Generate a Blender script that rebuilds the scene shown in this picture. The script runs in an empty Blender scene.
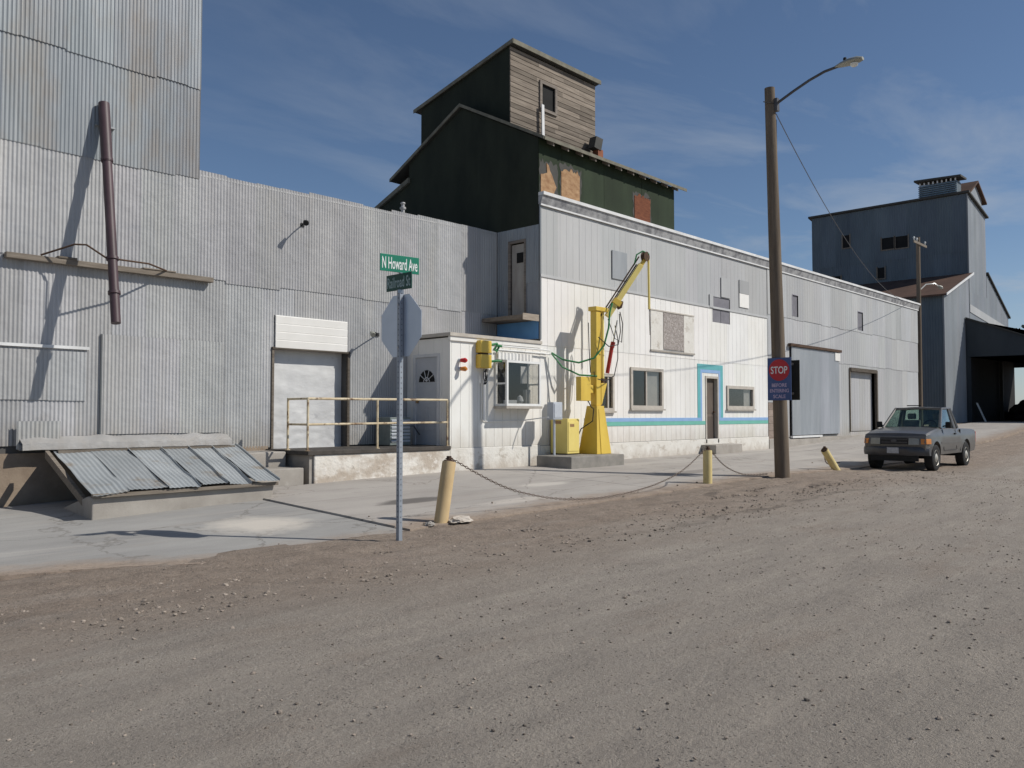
import bpy, bmesh, math, random
from mathutils import Vector, noise, Matrix
random.seed(7)
R = math.radians
sc = bpy.context.scene
COL = sc.collection
# ------------------------------------------------------------------ materials
def lin(c):
    return tuple(((v/255)/12.92 if v/255 <= .04045 else ((v/255+.055)/1.055)**2.4) for v in c)
class NT:
    def __init__(s, name):
        s.m = bpy.data.materials.new(name); s.m.use_nodes = True
        s.t = s.m.node_tree; s.b = s.t.nodes['Principled BSDF']; s.pos = None
    def n(s, typ, **kw):
        nd = s.t.nodes.new(typ)
        for k, v in kw.items():
            if k in nd.inputs: nd.inputs[k].default_value = v
            else: setattr(nd, k, v)
        return nd
    def l(s, a, b): s.t.links.new(a, b)
    def coord(s, scale=(1, 1, 1)):
        if s.pos is None: s.pos = s.n('ShaderNodeNewGeometry').outputs['Position']
        mp = s.n('ShaderNodeMapping'); mp.inputs['Scale'].default_value = scale
        s.l(s.pos, mp.inputs['Vector']); return mp.outputs['Vector']
    def noise(s, scale=5, detail=5, rough=.6, stretch=(1, 1, 1), dist=0):
        nd = s.n('ShaderNodeTexNoise', Scale=scale, Detail=detail, Roughness=rough, Distortion=dist)
        s.l(s.coord(stretch), nd.inputs['Vector']); return nd.outputs['Fac']
    def ramp(s, fac, a, b):
        r = s.n('ShaderNodeMapRange'); r.inputs['From Min'].default_value = a; r.inputs['From Max'].default_value = b
        s.l(fac, r.inputs['Value']); return r.outputs['Result']
    def mix(s, fac, a, b, mode='MIX'):
        nd = s.n('ShaderNodeMix', data_type='RGBA', blend_type=mode)
        for sock, v in ((nd.inputs['Factor'], fac), (nd.inputs['A'], a), (nd.inputs['B'], b)):
            if hasattr(v, 'is_linked') or hasattr(v, 'links'): s.l(v, sock)
            elif isinstance(v, (int, float)): sock.default_value = v
            else: sock.default_value = (*v[:3], 1)
        return nd.outputs['Result']
    def math(s, op, a, b=0.0):
        nd = s.n('ShaderNodeMath', operation=op)
        for i, v in enumerate((a, b)):
            if isinstance(v, (int, float)): nd.inputs[i].default_value = v
            else: s.l(v, nd.inputs[i])
        return nd.outputs[0]
    def finish(s, col, rough=.8, spec=.3, metallic=0, bump=0, bh=None):
        if isinstance(col, tuple): s.b.inputs['Base Color'].default_value = (*col[:3], 1)
        else: s.l(col, s.b.inputs['Base Color'])
        if isinstance(rough, (int, float)): s.b.inputs['Roughness'].default_value = rough
        else: s.l(rough, s.b.inputs['Roughness'])
        s.b.inputs['Specular IOR Level'].default_value = spec
        s.b.inputs['Metallic'].default_value = metallic
        if bh is not None:
            bp = s.n('ShaderNodeBump'); bp.inputs['Strength'].default_value = 1; bp.inputs['Distance'].default_value = bump
            s.l(bh, bp.inputs['Height']); s.l(bp.outputs['Normal'], s.b.inputs['Normal'])
        return s.m
def M(name, c1, c2=None, scale=2.5, stretch=(1, 1, 1), lo=.35, hi=.7, rough=.75, spec=.3, metallic=0, tint=True, base=None, spots=(), bump=.003, bscale=60, bstretch=(1, 1, 1)):
    t = NT(name)
    c2 = c2 or tuple(v*.8 for v in c1)
    col = t.mix(t.ramp(t.noise(scale, 6, .6, stretch), lo, hi), c1, c2)
    for (c, sca, a, b, st, amt) in spots:
        f = t.math('MULTIPLY', t.ramp(t.noise(sca, 8, .65, st), a, b), amt)
        col = t.mix(f, col, c)
    if base:
        zc, z0, z1, amt = base
        sp_ = t.n('ShaderNodeSeparateXYZ'); t.l(t.n('ShaderNodeNewGeometry').outputs['Position'], sp_.inputs[0])
        zn = t.math('ADD', sp_.outputs['Z'], t.math('MULTIPLY', t.math('SUBTRACT', t.noise(3.5, 7, .7, (1, 1, .5)), .5), 1.1))
        col = t.mix(t.math('MULTIPLY', t.ramp(zn, z1, z0), amt), col, zc)
    if tint:
        at = t.n('ShaderNodeVertexColor'); at.layer_name = 'tint'
        col = t.mix(1.0, col, at.outputs['Color'], 'MULTIPLY')
    bh = t.noise(bscale, 4, .6, bstretch) if bump else None
    return t.finish(col, rough, spec, metallic, bump, bh)
V1 = (1, 1, .12)      # vertical streaks
m = {}
RUST = (.16, .075, .035)
m['galv'] = M('galvanised', (.445, .442, .435), (.31, .312, .315), 1.1, (1, 1, .35), .3, .75, .52, .4, .15, base=((.27, .23, .18), .8, 1.5, .5),
              spots=[((.46, .44, .40), 2.2, .55, .8, V1, .6), ((.20, .21, .23), 5, .62, .85, V1, .5), (RUST, 3.5, .66, .84, (1, 1, .3), .45), ((.24, .26, .29), 1.2, .6, .75, (.25, 1, 2.2), .35), ((.29, .295, .30), 10, .52, .70, (1, 1, .05), .35), ((.54, .53, .51), 7, .56, .72, (1, 1, .06), .35)], bump=.022, bscale=2.6)
m['galv_tower'] = M('galvanised_tower', (.33, .35, .365), (.24, .265, .28), 1.3, (1, 1, .3), .3, .75, .5, .4, .15,
              spots=[((.17, .19, .20), 4, .56, .85, V1, .6), ((.17, .18, .19), 10, .52, .70, (1, 1, .05), .5), ((.44, .45, .45), 7, .56, .72, (1, 1, .06), .45), ((.26, .205, .15), 1.0, .50, .70, (1, 1, .45), .6)], bump=.0015, bscale=30)
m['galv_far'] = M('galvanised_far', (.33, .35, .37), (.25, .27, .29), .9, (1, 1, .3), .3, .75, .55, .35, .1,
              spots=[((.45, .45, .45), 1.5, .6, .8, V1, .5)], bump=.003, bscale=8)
m['galv_far_shaded'] = M('galvanised_far_shaded', (.14, .175, .20), (.09, .115, .14), .9, (1, 1, .3), .3, .75, .6, .3, 0, bump=.003, bscale=8)  # darker copy of far metal, shade of the left-facing walls put into its colour
m['white'] = M('white_siding', (.80, .785, .745), (.69, .67, .625), 1.2, (1, 1, .5), .4, .8, .6, .3, base=((.46, .41, .34), .75, 1.35, .55),
              spots=[((.50, .47, .42), 4, .66, .85, V1, .5), ((.42, .38, .33), 9, .70, .82, (1, 1, .5), .4)], bump=.001, bscale=50)
m['grey_siding'] = M('grey_siding', (.47, .472, .466), (.38, .382, .38), 1.1, (1, 1, .25), .3, .75, .6, .35, .1, base=((.36, .31, .25), .7, 1.3, .5),
              spots=[((.60, .60, .59), 2.0, .58, .8, V1, .55), ((.30, .31, .33), 4, .62, .85, V1, .5)], bump=.001, bscale=40)
m['blue_grey_siding'] = M('blue_grey_siding', (.44, .462, .48), (.33, .352, .37), 1.6, (1, 1, .2), .3, .7, .6, .35, .1,
              spots=[((.55, .56, .56), 3, .58, .8, V1, .55), (RUST, 5, .70, .85, (1, 1, .4), .3)], bump=.001, bscale=40)
m['green_tar'] = M('green_tar_paper', (.033, .039, .026), (.019, .023, .016), 1.6, (1, 1, .4), .3, .7, .85, .25,
              spots=[((.06, .07, .05), 3, .62, .8, V1, .5)], bump=.002, bscale=30)
m['green_front'] = M('green_roll_siding', (.031, .046, .025), (.021, .031, .017), 1.8, (1, 1, .4), .3, .7, .85, .25,
              spots=[((.012, .014, .010), 5, .64, .78, V1, .7)], bump=.002, bscale=30)
m['wood_grey'] = M('weathered_wood', (.285, .25, .215), (.155, .132, .112), 3, (.5, .5, 6), .3, .7, .9, .15,
              spots=[((.36, .34, .31), 4, .58, .78, (.35, .35, 7), .6), ((.07, .05, .04), 7, .63, .8, (.4, .4, 8), .7)], bump=.003, bscale=30, bstretch=(.3, .3, 5))
m['wood_tan'] = M('exposed_wood', (.46, .30, .17), (.27, .15, .08), 5, (1, 1, 2), .3, .7, .9, .15, spots=[((.58, .40, .24), 4, .55, .75, (1, 1, 1), .6)], bump=.003, bscale=30)
m['wood_red'] = M('red_brown_wood', (.22, .085, .045), (.12, .045, .028), 5, (1, 1, 4), .3, .7, .9, .15, bump=.003, bscale=30)
m['roof_edge'] = M('roof_edge_paint', (.24, .225, .175), (.13, .125, .10), 5, (1, 1, 1), .3, .7, .8, .2, bump=.003, bscale=30)
m['fascia_white'] = M('roof_coping', (.74, .74, .73), (.58, .58, .57), 3, (1, 1, 1), .35, .7, .6, .3, bump=.003, bscale=10)
m['fascia_grey'] = M('fascia_metal', (.42, .42, .42), (.20, .20, .21), 3.5, (1.0, 1, 1), .42, .62, .6, .35, .1, spots=[((.07, .07, .07), 4, .66, .72, (1, 1, 1), .8)], bump=.006, bscale=8)
m['roof_dark'] = M('roofing_felt', (.07, .068, .062), (.05, .05, .046), 3, bump=.003)
m['roof_rust'] = M('rusty_roof', (.135, .082, .060), (.085, .055, .044), 1.2, (1, 1, 1), .3, .7, .9, .15, spots=[((.20, .15, .12), 2, .6, .8, (1, 1, 1), .5)], bump=.003, bscale=10)
m['concrete'] = M('concrete', (.40, .37, .33), (.29, .265, .235), 2.2, (1, 1, 1), .3, .7, .92, .2,
              spots=[((.17, .15, .13), 3, .64, .8, (1, 1, 1), .5), ((.52, .50, .46), 5, .62, .8, (1, 1, 1), .4)], bump=.004, bscale=50)
m['concrete_brown'] = M('stained_concrete', (.33, .265, .20), (.21, .16, .12), 2.2, (1, 1, 1), .3, .7, .92, .2, spots=[((.40, .36, .30), 3, .6, .78, (1, 1, 1), .5)], bump=.006, bscale=35)
m['concrete_painted'] = M('flaking_painted_concrete', (.74, .72, .67), (.62, .59, .53), 2.0, (1, 1, 1), .3, .75, .85, .2,
              base=((.36, .30, .24), .22, .62, .6), spots=[((.38, .33, .27), 2.6, .54, .66, (1, 1, 1.6), .75), ((.20, .17, .14), 8, .68, .76, (1, 1, 1), .7)], bump=.010, bscale=18)
m['pad'] = M('pad_concrete', (.31, .29, .26), (.20, .19, .17), 3, (1, 1, 1), .3, .7, .92, .2, bump=.004, bscale=50)
m['yellow'] = M('yellow_paint', (.72, .51, .08), (.60, .40, .055), 2.5, (1, 1, .4), .35, .75, .45, .45,
              spots=[((.34, .19, .05), 6, .62, .76, (1, 1, .4), .7), ((.12, .075, .04), 11, .66, .74, (1, 1, .5), .8)], bump=.0008, bscale=40)
m['yellow_pale'] = M('pale_yellow_paint', (.80, .66, .22), (.72, .57, .16), 2.5, (1, 1, .4), .35, .75, .5, .4, spots=[((.40, .25, .10), 6, .68, .8, (1, 1, .5), .6)], bump=.0008, bscale=40)
m['rail_paint'] = M('rusty_rail_paint', (.64, .56, .40), (.48, .37, .23), 4, (1, 1, 1), .35, .7, .7, .3, spots=[((.13, .065, .035), 3.3, .52, .60, (1, 1, 1), .9)], bump=.001)
m['bollard'] = M('bollard_paint', (.62, .47, .26), (.50, .36, .19), 5, (1, 1, .5), .3, .7, .75, .3, spots=[((.36, .20, .09), 8, .60, .76, (1, 1, .4), .6), ((.10, .06, .04), 12, .68, .78, (1, 1, .5), .7)], bump=.002, bscale=60)
m['bollard_bright'] = M('bollard_paint_yellow', (.68, .57, .28), (.56, .44, .19), 5, (1, 1, .5), .3, .7, .75, .3, spots=[((.25, .14, .07), 9, .64, .76, (1, 1, .5), .6)], bump=.002, bscale=60)
m['rust'] = M('rusty_steel', (.115, .07, .045), (.06, .04, .03), 14, (1, 1, 1), .3, .7, .85, .2, bump=.002)
m['spout'] = M('brown_pipe_paint', (.085, .052, .060), (.055, .034, .038), 4, (1, 1, .5), .3, .7, .5, .4, spots=[((.17, .09, .05), 6, .66, .8, (1, 1, .5), .6)], bump=.001)
m['timber'] = M('old_timber', (.26, .225, .185), (.15, .125, .10), 4, (.6, 6, 6), .3, .7, .9, .15, bump=.004, bscale=25, bstretch=(.4, 5, 5))
m['pole_wood'] = M('pole_wood', (.205, .165, .125), (.115, .09, .068), 7, (2, 2, .12), .3, .7, .9, .15, spots=[((.05, .04, .03), 12, .62, .75, (3, 3, .12), .7)], bump=.006, bscale=20, bstretch=(3, 3, .2))
m['steel_post'] = M('post_steel', (.34, .37, .41), (.28, .31, .35), 8, rough=.5, spec=.4, metallic=.35, bump=.0005)
m['sign_back'] = M('sign_back_aluminium', (.55, .61, .69), (.48, .54, .62), 3, rough=.42, spec=.5, metallic=.55, bump=.0003)
m['sign_green'] = M('sign_green', (.003, .20, .12), (.003, .17, .10), 4, rough=.4, spec=.4, bump=0)
m['sign_green_dark'] = M('sign_green_darker', (.012, .075, .055), (.010, .06, .045), 4, rough=.45, spec=.4, bump=0)  # darker green for the lower street blade
m['sign_letter'] = M('sign_lettering', (.80, .82, .80), (.74, .77, .75), 4, rough=.5, bump=0)
m['sign_letter_dim'] = M('sign_lettering_darker', (.36, .46, .46), (.28, .37, .37), 12, rough=.5, bump=0)  # darker lettering for the lower street blade
m['sign_blue'] = M('sign_blue', (.075, .115, .26), (.055, .09, .21), 5, rough=.5, bump=0)
m['sign_red'] = M('sign_red', (.50, .035, .045), (.42, .03, .04), 5, rough=.5, bump=0)
m['sign_dark'] = M('sign_dark_back', (.035, .034, .025), (.022, .022, .018), 5, rough=.7, bump=0)
m['pink'] = M('faded_lettering', (.60, .48, .60), (.46, .36, .50), 14, rough=.6, bump=0)
m['teal'] = M('teal_stripe', (.14, .42, .44), (.115, .37, .39), 3, rough=.6, bump=0)
m['lilac'] = M('blue_stripe', (.27, .42, .66), (.23, .37, .60), 3, rough=.6, bump=0)
m['palegreen'] = M('green_stripe', (.17, .46, .38), (.145, .41, .34), 3, rough=.6, bump=0)
m['blue_board'] = M('blue_panel', (.15, .36, .66), (.12, .29, .55), 2, rough=.6, bump=.001)
m['osb'] = None
m['door_grey'] = M('grey_door_paint', (.50, .51, .53), (.43, .44, .46), 2, rough=.6)
m['door_white'] = M('white_door_paint', (.66, .66, .66), (.56, .56, .56), 2, rough=.6)
m['door_brown'] = M('grimy_door', (.16, .125, .10), (.09, .07, .058), 3, (1, 1, .3), rough=.7, spots=[((.30, .26, .22), 5, .6, .75, (1, 1, .3), .5)])
m['door_side'] = M('pale_weathered_door', (.46, .44, .40), (.33, .30, .27), 4, (1, 1, .3), .3, .7, .8, .2)
m['crumpled'] = M('crumpled_tin', (.62, .62, .61), (.50, .50, .50), 1.4, (1, 1, .6), .35, .7, .55, .4, .1, spots=[((.33, .33, .34), 3.4, .62, .72, (1, 1, 2.2), .55)], bump=.010, bscale=3.2, bstretch=(1, 1, 1.8))
m['plastic_white'] = M('white_frame', (.78, .78, .76), (.70, .70, .68), 4, rough=.5, bump=0)
m['frame_beige'] = M('beige_frame', (.52, .48, .42), (.42, .38, .33), 5, rough=.7, bump=.001)
m['dark'] = M('dark_void', (.018, .018, .018), (.012, .012, .012), 3, rough=.9, bump=0)
m['interior'] = M('dim_interior', (.10, .095, .09), (.07, .068, .065), 1, rough=.9, bump=0)
m['blind'] = M('window_blind', (.46, .46, .46), (.36, .37, .38), 2, rough=.8, bump=0)
m['vent_purple'] = M('slatted_vent_metal', (.215, .21, .23), (.165, .16, .18), 4, rough=.7)
m['box_grey'] = M('grey_enamel', (.50, .53, .57), (.42, .45, .49), 4, rough=.5)
m['ac'] = M('unit_enamel', (.20, .23, .22), (.14, .165, .16), 4, rough=.6)
m['black'] = M('black_rubber', (.022, .022, .022), (.015, .015, .015), 20, rough=.8, spec=.25, bump=.001)
m['hose_green'] = M('green_hose', (.05, .25, .09), (.035, .19, .07), 8, rough=.5, bump=0)
m['red_cyl'] = M('red_paint', (.38, .035, .025), (.28, .025, .02), 8, rough=.45, bump=0)
m['red_lens'] = M('red_lens', (.55, .03, .03), (.45, .02, .02), 8, rough=.25, spec=.5, bump=0)
m['amber_lens'] = M('amber_lens', (.62, .23, .04), (.5, .17, .03), 8, rough=.25, spec=.5, bump=0)
m['brass'] = M('tarnished_lamp', (.36, .22, .10), (.25, .15, .07), 8, rough=.5, bump=0)
m['wire'] = M('dark_cable', (.03, .03, .032), (.02, .02, .02), 8, rough=.7, bump=0)
m['wire_grey'] = M('grey_cable', (.13, .13, .14), (.10, .10, .11), 8, rough=.7, bump=0)
m['chain'] = M('rusty_chain', (.19, .145, .115), (.12, .09, .07), 30, rough=.7, bump=.002, bscale=200)
m['lamp_metal'] = M('lamp_casting', (.38, .38, .33), (.30, .30, .26), 6, rough=.5, spec=.4, metallic=.2, bump=0)
m['arm_metal'] = M('lamp_arm_metal', (.10, .10, .105), (.07, .07, .075), 6, rough=.5, metallic=.2, bump=0)
m['lens'] = M('lamp_lens', (.75, .75, .70), (.7, .7, .66), 6, rough=.2, spec=.5, bump=0)
m['brick'] = M('rust_red_base', (.30, .11, .055), (.2, .07, .04), 8, rough=.85)
# truck
def paint():
    t = NT('truck_paint')
    c = t.mix(t.ramp(t.noise(3, 5), .35, .7), (.120, .114, .108), (.098, .094, .089))
    c = t.mix(t.math('MULTIPLY', t.ramp(t.noise(40, 4), .5, .8), .35), c, (.19, .174, .156))
    t.b.inputs['Coat Weight'].default_value = .35; t.b.inputs['Coat Roughness'].default_value = .15
    return t.finish(c, .42, .5, .35)
m['paint'] = paint()
m['chrome'] = M('dull_chrome', (.42, .42, .43), (.34, .34, .35), 6, rough=.28, spec=.5, metallic=.8, bump=0)
m['rim'] = M('wheel_alloy', (.48, .46, .40), (.36, .34, .30), 10, rough=.45, spec=.5, metallic=.3, bump=0)
m['grille'] = M('grille_plastic', (.028, .028, .03), (.02, .02, .022), 9, rough=.6, bump=0)
m['headlamp'] = M('headlamp_lens', (.30, .30, .27), (.24, .24, .22), 9, rough=.15, spec=.6, bump=0)
m['seat'] = M('seat_cloth', (.22, .215, .205), (.16, .155, .15), 9, rough=.9, bump=0)
m['plate'] = M('licence_plate_paint', (.45, .46, .48), (.30, .31, .34), 22, rough=.5, bump=0)
def glass(name, tintc=(.55, .62, .60), refl=.12, alpha=.55):
    t = NT(name); nt = t.t; nt.nodes.remove(t.b)
    tr = t.n('ShaderNodeBsdfTransparent'); tr.inputs['Color'].default_value = (*tintc, 1)
    gl = t.n('ShaderNodeBsdfGlossy'); gl.inputs['Roughness'].default_value = .03; gl.inputs['Color'].default_value = (.9, .95, 1, 1)
    lw = t.n('ShaderNodeLayerWeight'); lw.inputs['Blend'].default_value = .5
    f = t.math('ADD', t.math('MULTIPLY', t.math('POWER', lw.outputs['Facing'], 4.0), .9), .045+refl)
    mx = t.n('ShaderNodeMixShader'); t.l(f, mx.inputs[0]); t.l(tr.outputs[0], mx.inputs[1]); t.l(gl.outputs[0], mx.inputs[2])
    t.l(mx.outputs[0], nt.nodes['Material Output'].inputs['Surface']); return t.m
m['glass'] = glass('window_glass', (.87, .86, .84), .0)
m['car_glass'] = glass('car_glass', (.74, .82, .78), .0)
def osb():
    t = NT('chipboard')
    v = t.n('ShaderNodeTexVoronoi', Scale=22); t.l(t.coord((1, 1, 1.6)), v.inputs['Vector'])
    c = t.mix(t.ramp(v.outputs['Color'], .1, .9), (.22, .19, .17), (.48, .44, .41))
    c = t.mix(t.ramp(t.noise(14, 3), .45, .65), c, (.30, .27, .25))
    return t.finish(c, .9, .2)
m['osb'] = osb()
def dirt_colour(t):
    c = t.mix(t.ramp(t.noise(3.0, 8, .72), .32, .68), (.375, .302, .240), (.240, .190, .150))
    c = t.mix(t.math('MULTIPLY', t.ramp(t.noise(24, 5, .75), .52, .70), .6), c, (.115, .092, .076))
    return t.mix(t.math('MULTIPLY', t.ramp(t.noise(55, 3, .7), .56, .72), .6), c, (.46, .40, .345))
def ground_mat():
    t = NT('gravel_road')
    sep = t.n('ShaderNodeSeparateXYZ'); t.l(t.n('ShaderNodeNewGeometry').outputs['Position'], sep.inputs[0])
    y = sep.outputs['Y']
    big = t.noise(.45, 4, .6, (.5, 1.3, 1)); med = t.noise(2.2, 7, .7, (.35, 1.4, 1)); fine = t.noise(38, 6, .8)
    vfine = t.noise(110, 4, .8)
    grey = t.mix(t.ramp(med, .30, .70), (.435, .382, .322), (.315, .278, .238))
    brown = dirt_colour(t)
    edge = t.math('ADD', y, t.math('MULTIPLY', t.math('SUBTRACT', big, .5), 4.4))
    f1 = t.ramp(t.math('ADD', edge, t.math('MULTIPLY', t.noise(4, 6, .75), 1.4)), -7.9, -5.6)
    f2 = t.math('MULTIPLY', t.ramp(t.noise(.8, 6, .7, (.35, 1.2, 1)), .54, .72), .7)
    c = t.mix(t.math('MAXIMUM', f1, f2), grey, brown)
    # long worn streaks along the road
    st = t.noise(1.3, 7, .65, (.16, 1.7, 1))
    c = t.mix(t.math('MULTIPLY', t.ramp(st, .54, .76), .38), c, (.215, .190, .166))
    c = t.mix(t.math('MULTIPLY', t.ramp(t.noise(1.9, 7, .65, (.22, 1.3, 1)), .56, .76), .45), c, (.43, .385, .335))
    c = t.mix(t.math('MULTIPLY', t.ramp(t.noise(.55, 5, .6, (.6, 1.6, 1)), .60, .74), .35), c, (.36, .285, .235))
    # aggregate
    c = t.mix(t.math('MULTIPLY', t.ramp(fine, .54, .68), .60), c, (.115, .103, .093))
    c = t.mix(t.math('MULTIPLY', t.ramp(vfine, .55, .66), .65), c, (.50, .46, .41))
    c = t.mix(t.math('MULTIPLY', t.ramp(t.noise(80, 4, .8, (1, 1, 1)), .56, .66), .55), c, (.10, .09, .082))
    vo = t.n('ShaderNodeTexVoronoi', Scale=34); t.l(t.coord(), vo.inputs['Vector'])
    sp = t.math('MULTIPLY', t.math('LESS_THAN', vo.outputs['Distance'], .20), t.math('GREATER_THAN', t.noise(5, 3), .54))
    c = t.mix(t.math('MULTIPLY', sp, .75), c, (.065, .058, .054))
    vo2 = t.n('ShaderNodeTexVoronoi', Scale=23); t.l(t.coord((1, 1.1, 1)), vo2.inputs['Vector'])
    sp2 = t.math('MULTIPLY', t.math('LESS_THAN', vo2.outputs['Distance'], .17), t.math('GREATER_THAN', t.noise(7, 3), .58))
    c = t.mix(t.math('MULTIPLY', sp2, .7), c, (.52, .48, .43))
    # pressed tyre tread marks
    trk = None
    for (yc, x0, x1) in ((-5.85, -4.5, 1.0), (-6.6, -3.0, 4.5), (-7.35, -7.5, 2.0)):
        wob = t.math('ADD', y, t.math('MULTIPLY', t.math('SUBTRACT', t.noise(.5, 2), .5), 1.2))
        d = t.ramp(t.math('ABSOLUTE', t.math('SUBTRACT', wob, yc)), .13, .08)
        xr = t.math('MULTIPLY', t.ramp(sep.outputs['X'], x0, x0+1.5), t.ramp(sep.outputs['X'], x1, x1-1.5))
        k = t.math('MULTIPLY', t.math('MULTIPLY', d, xr), t.ramp(t.noise(1.1, 3), .42, .62))
        trk = k if trk is None else t.math('MAXIMUM', trk, k)
    tread = t.math('ADD', t.math('MULTIPLY', t.math('SINE', t.math('MULTIPLY', t.math('ADD', sep.outputs['X'], t.math('MULTIPLY', y, .6)), 55.0)), .5), .5)
    c = t.mix(t.math('MULTIPLY', trk, t.math('ADD', t.math('MULTIPLY', tread, .55), .22)), c, (.10, .083, .07))
    h = t.math('SUBTRACT', t.math('ADD', t.math('MULTIPLY', fine, .8), t.math('ADD', t.math('MULTIPLY', vfine, .45), t.math('MULTIPLY', t.noise(9, 6, .75), 1.4))), t.math('MULTIPLY', trk, tread))
    return t.finish(c, .95, .12, 0, .024, h)
m['ground'] = ground_mat()
def slab_mat(name, a, b, dusty):
    t = NT(name)
    c = t.mix(t.ramp(t.noise(.9, 6, .62, (.5, 1.2, 1)), .32, .7), a, b)
    c = t.mix(t.math('MULTIPLY', t.ramp(t.noise(1.8, 6, .65, (.3, 1.3, 1)), .55, .75), .55), c, dusty)
    c = t.mix(t.math('MULTIPLY', t.ramp(t.noise(1.1, 6, .7, (.35, 1.4, 1)), .62, .74), .5), c, (.13, .125, .118))
    c = t.mix(t.math('MULTIPLY', t.ramp(t.noise(1.0, 6, .6, (.10, 2.6, 1)), .55, .72), .5), c, (.50, .465, .42))
    c = t.mix(t.math('MULTIPLY', t.ramp(t.noise(1.4, 6, .65, (.12, 2.8, 1)), .58, .72), .55), c, (.185, .172, .158))
    c = t.mix(t.math('MULTIPLY', t.ramp(t.noise(60, 5, .75), .54, .72), .45), c, (.16, .148, .136))
    if name == 'deck_concrete':
        for (cx, cy, sx, sy, colr, amt) in ((-6.6, -3.05, .75, 2.4, (.10, .092, .085), .8), (-3.2, -2.9, .8, 2.6, (.60, .56, .50), .6), (-5.2, -4.1, .7, 2.6, (.56, .51, .45), .6), (1.5, -3.4, .35, 2.2, (.17, .155, .14), .5)):
            sub = t.n('ShaderNodeVectorMath', operation='SUBTRACT'); t.l(t.n('ShaderNodeNewGeometry').outputs['Position'], sub.inputs[0]); sub.inputs[1].default_value = (cx, cy, 0)
            sc_ = t.n('ShaderNodeVectorMath', operation='MULTIPLY'); t.l(sub.outputs[0], sc_.inputs[0]); sc_.inputs[1].default_value = (sx, sy, 0)
            ln = t.n('ShaderNodeVectorMath', operation='LENGTH'); t.l(sc_.outputs[0], ln.inputs[0])
            d = t.math('ADD', ln.outputs['Value'], t.math('MULTIPLY', t.noise(2.2, 6, .7, (.5, 1.5, 1)), .9))
            c = t.mix(t.math('MULTIPLY', t.ramp(d, 1.1, .8), amt), c, colr)
    vo = t.n('ShaderNodeTexVoronoi', feature='DISTANCE_TO_EDGE', Scale=.34)
    wob = t.n('ShaderNodeVectorMath', operation='ADD'); t.l(t.coord((1, 1.4, 1)), wob.inputs[0])
    nz = t.n('ShaderNodeTexNoise', Scale=2.2, Detail=6, Roughness=.65); t.l(t.coord(), nz.inputs['Vector'])
    sv = t.n('ShaderNodeVectorMath', operation='SCALE'); t.l(nz.outputs['Color'], sv.inputs[0]); sv.inputs['Scale'].default_value = .55
    t.l(sv.outputs[0], wob.inputs[1]); t.l(wob.outputs[0], vo.inputs['Vector'])
    c = t.mix(t.math('MULTIPLY', t.ramp(vo.outputs['Distance'], .007, .002), .5), c, (.14, .126, .11))
    at = t.n('ShaderNodeAttribute'); at.attribute_name = 'edge'
    e = t.math('SUBTRACT', at.outputs['Fac'], t.math('MULTIPLY', t.noise(1.6, 7, .72, (.55, 1.3, 1)), 1.5 if name == 'deck_concrete' else 1.35))
    c = t.mix(t.ramp(e, .02, -.55), c, dirt_colour(t))
    # pale spill with its own outline, on the lower apron
    if name == 'apron_concrete':
        sub = t.n('ShaderNodeVectorMath', operation='SUBTRACT'); t.l(t.n('ShaderNodeNewGeometry').outputs['Position'], sub.inputs[0]); sub.inputs[1].default_value = (-9.55, -3.35, 0)
        sc_ = t.n('ShaderNodeVectorMath', operation='MULTIPLY'); t.l(sub.outputs[0], sc_.inputs[0]); sc_.inputs[1].default_value = (1.0, .95, 0)
        ln = t.n('ShaderNodeVectorMath', operation='LENGTH'); t.l(sc_.outputs[0], ln.inputs[0])
        d = t.math('ADD', ln.outputs['Value'], t.math('MULTIPLY', t.noise(2.5, 6, .7), .9))
        c = t.mix(t.math('MULTIPLY', t.ramp(d, 1.25, .75), .8), c, (.60, .55, .48))
    return t.finish(c, .9, .2, 0, .004, t.noise(40, 5, .7))
m['slab'] = slab_mat('deck_concrete', (.42, .39, .355), (.32, .295, .27), (.37, .32, .275))
m['apron'] = slab_mat('apron_concrete', (.36, .35, .33), (.265, .258, .247), (.36, .325, .285))
m['gravel'] = M('stones', (.31, .27, .235), (.22, .19, .165), 30, rough=.95, spec=.15, bump=0)
m['leaf'] = M('foliage', (.06, .07, .03), (.04, .05, .02), 3, rough=.9, bump=0)
m['bark'] = M('bark', (.09, .07, .05), (.06, .045, .035), 8, rough=.95, bump=0)
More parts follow.
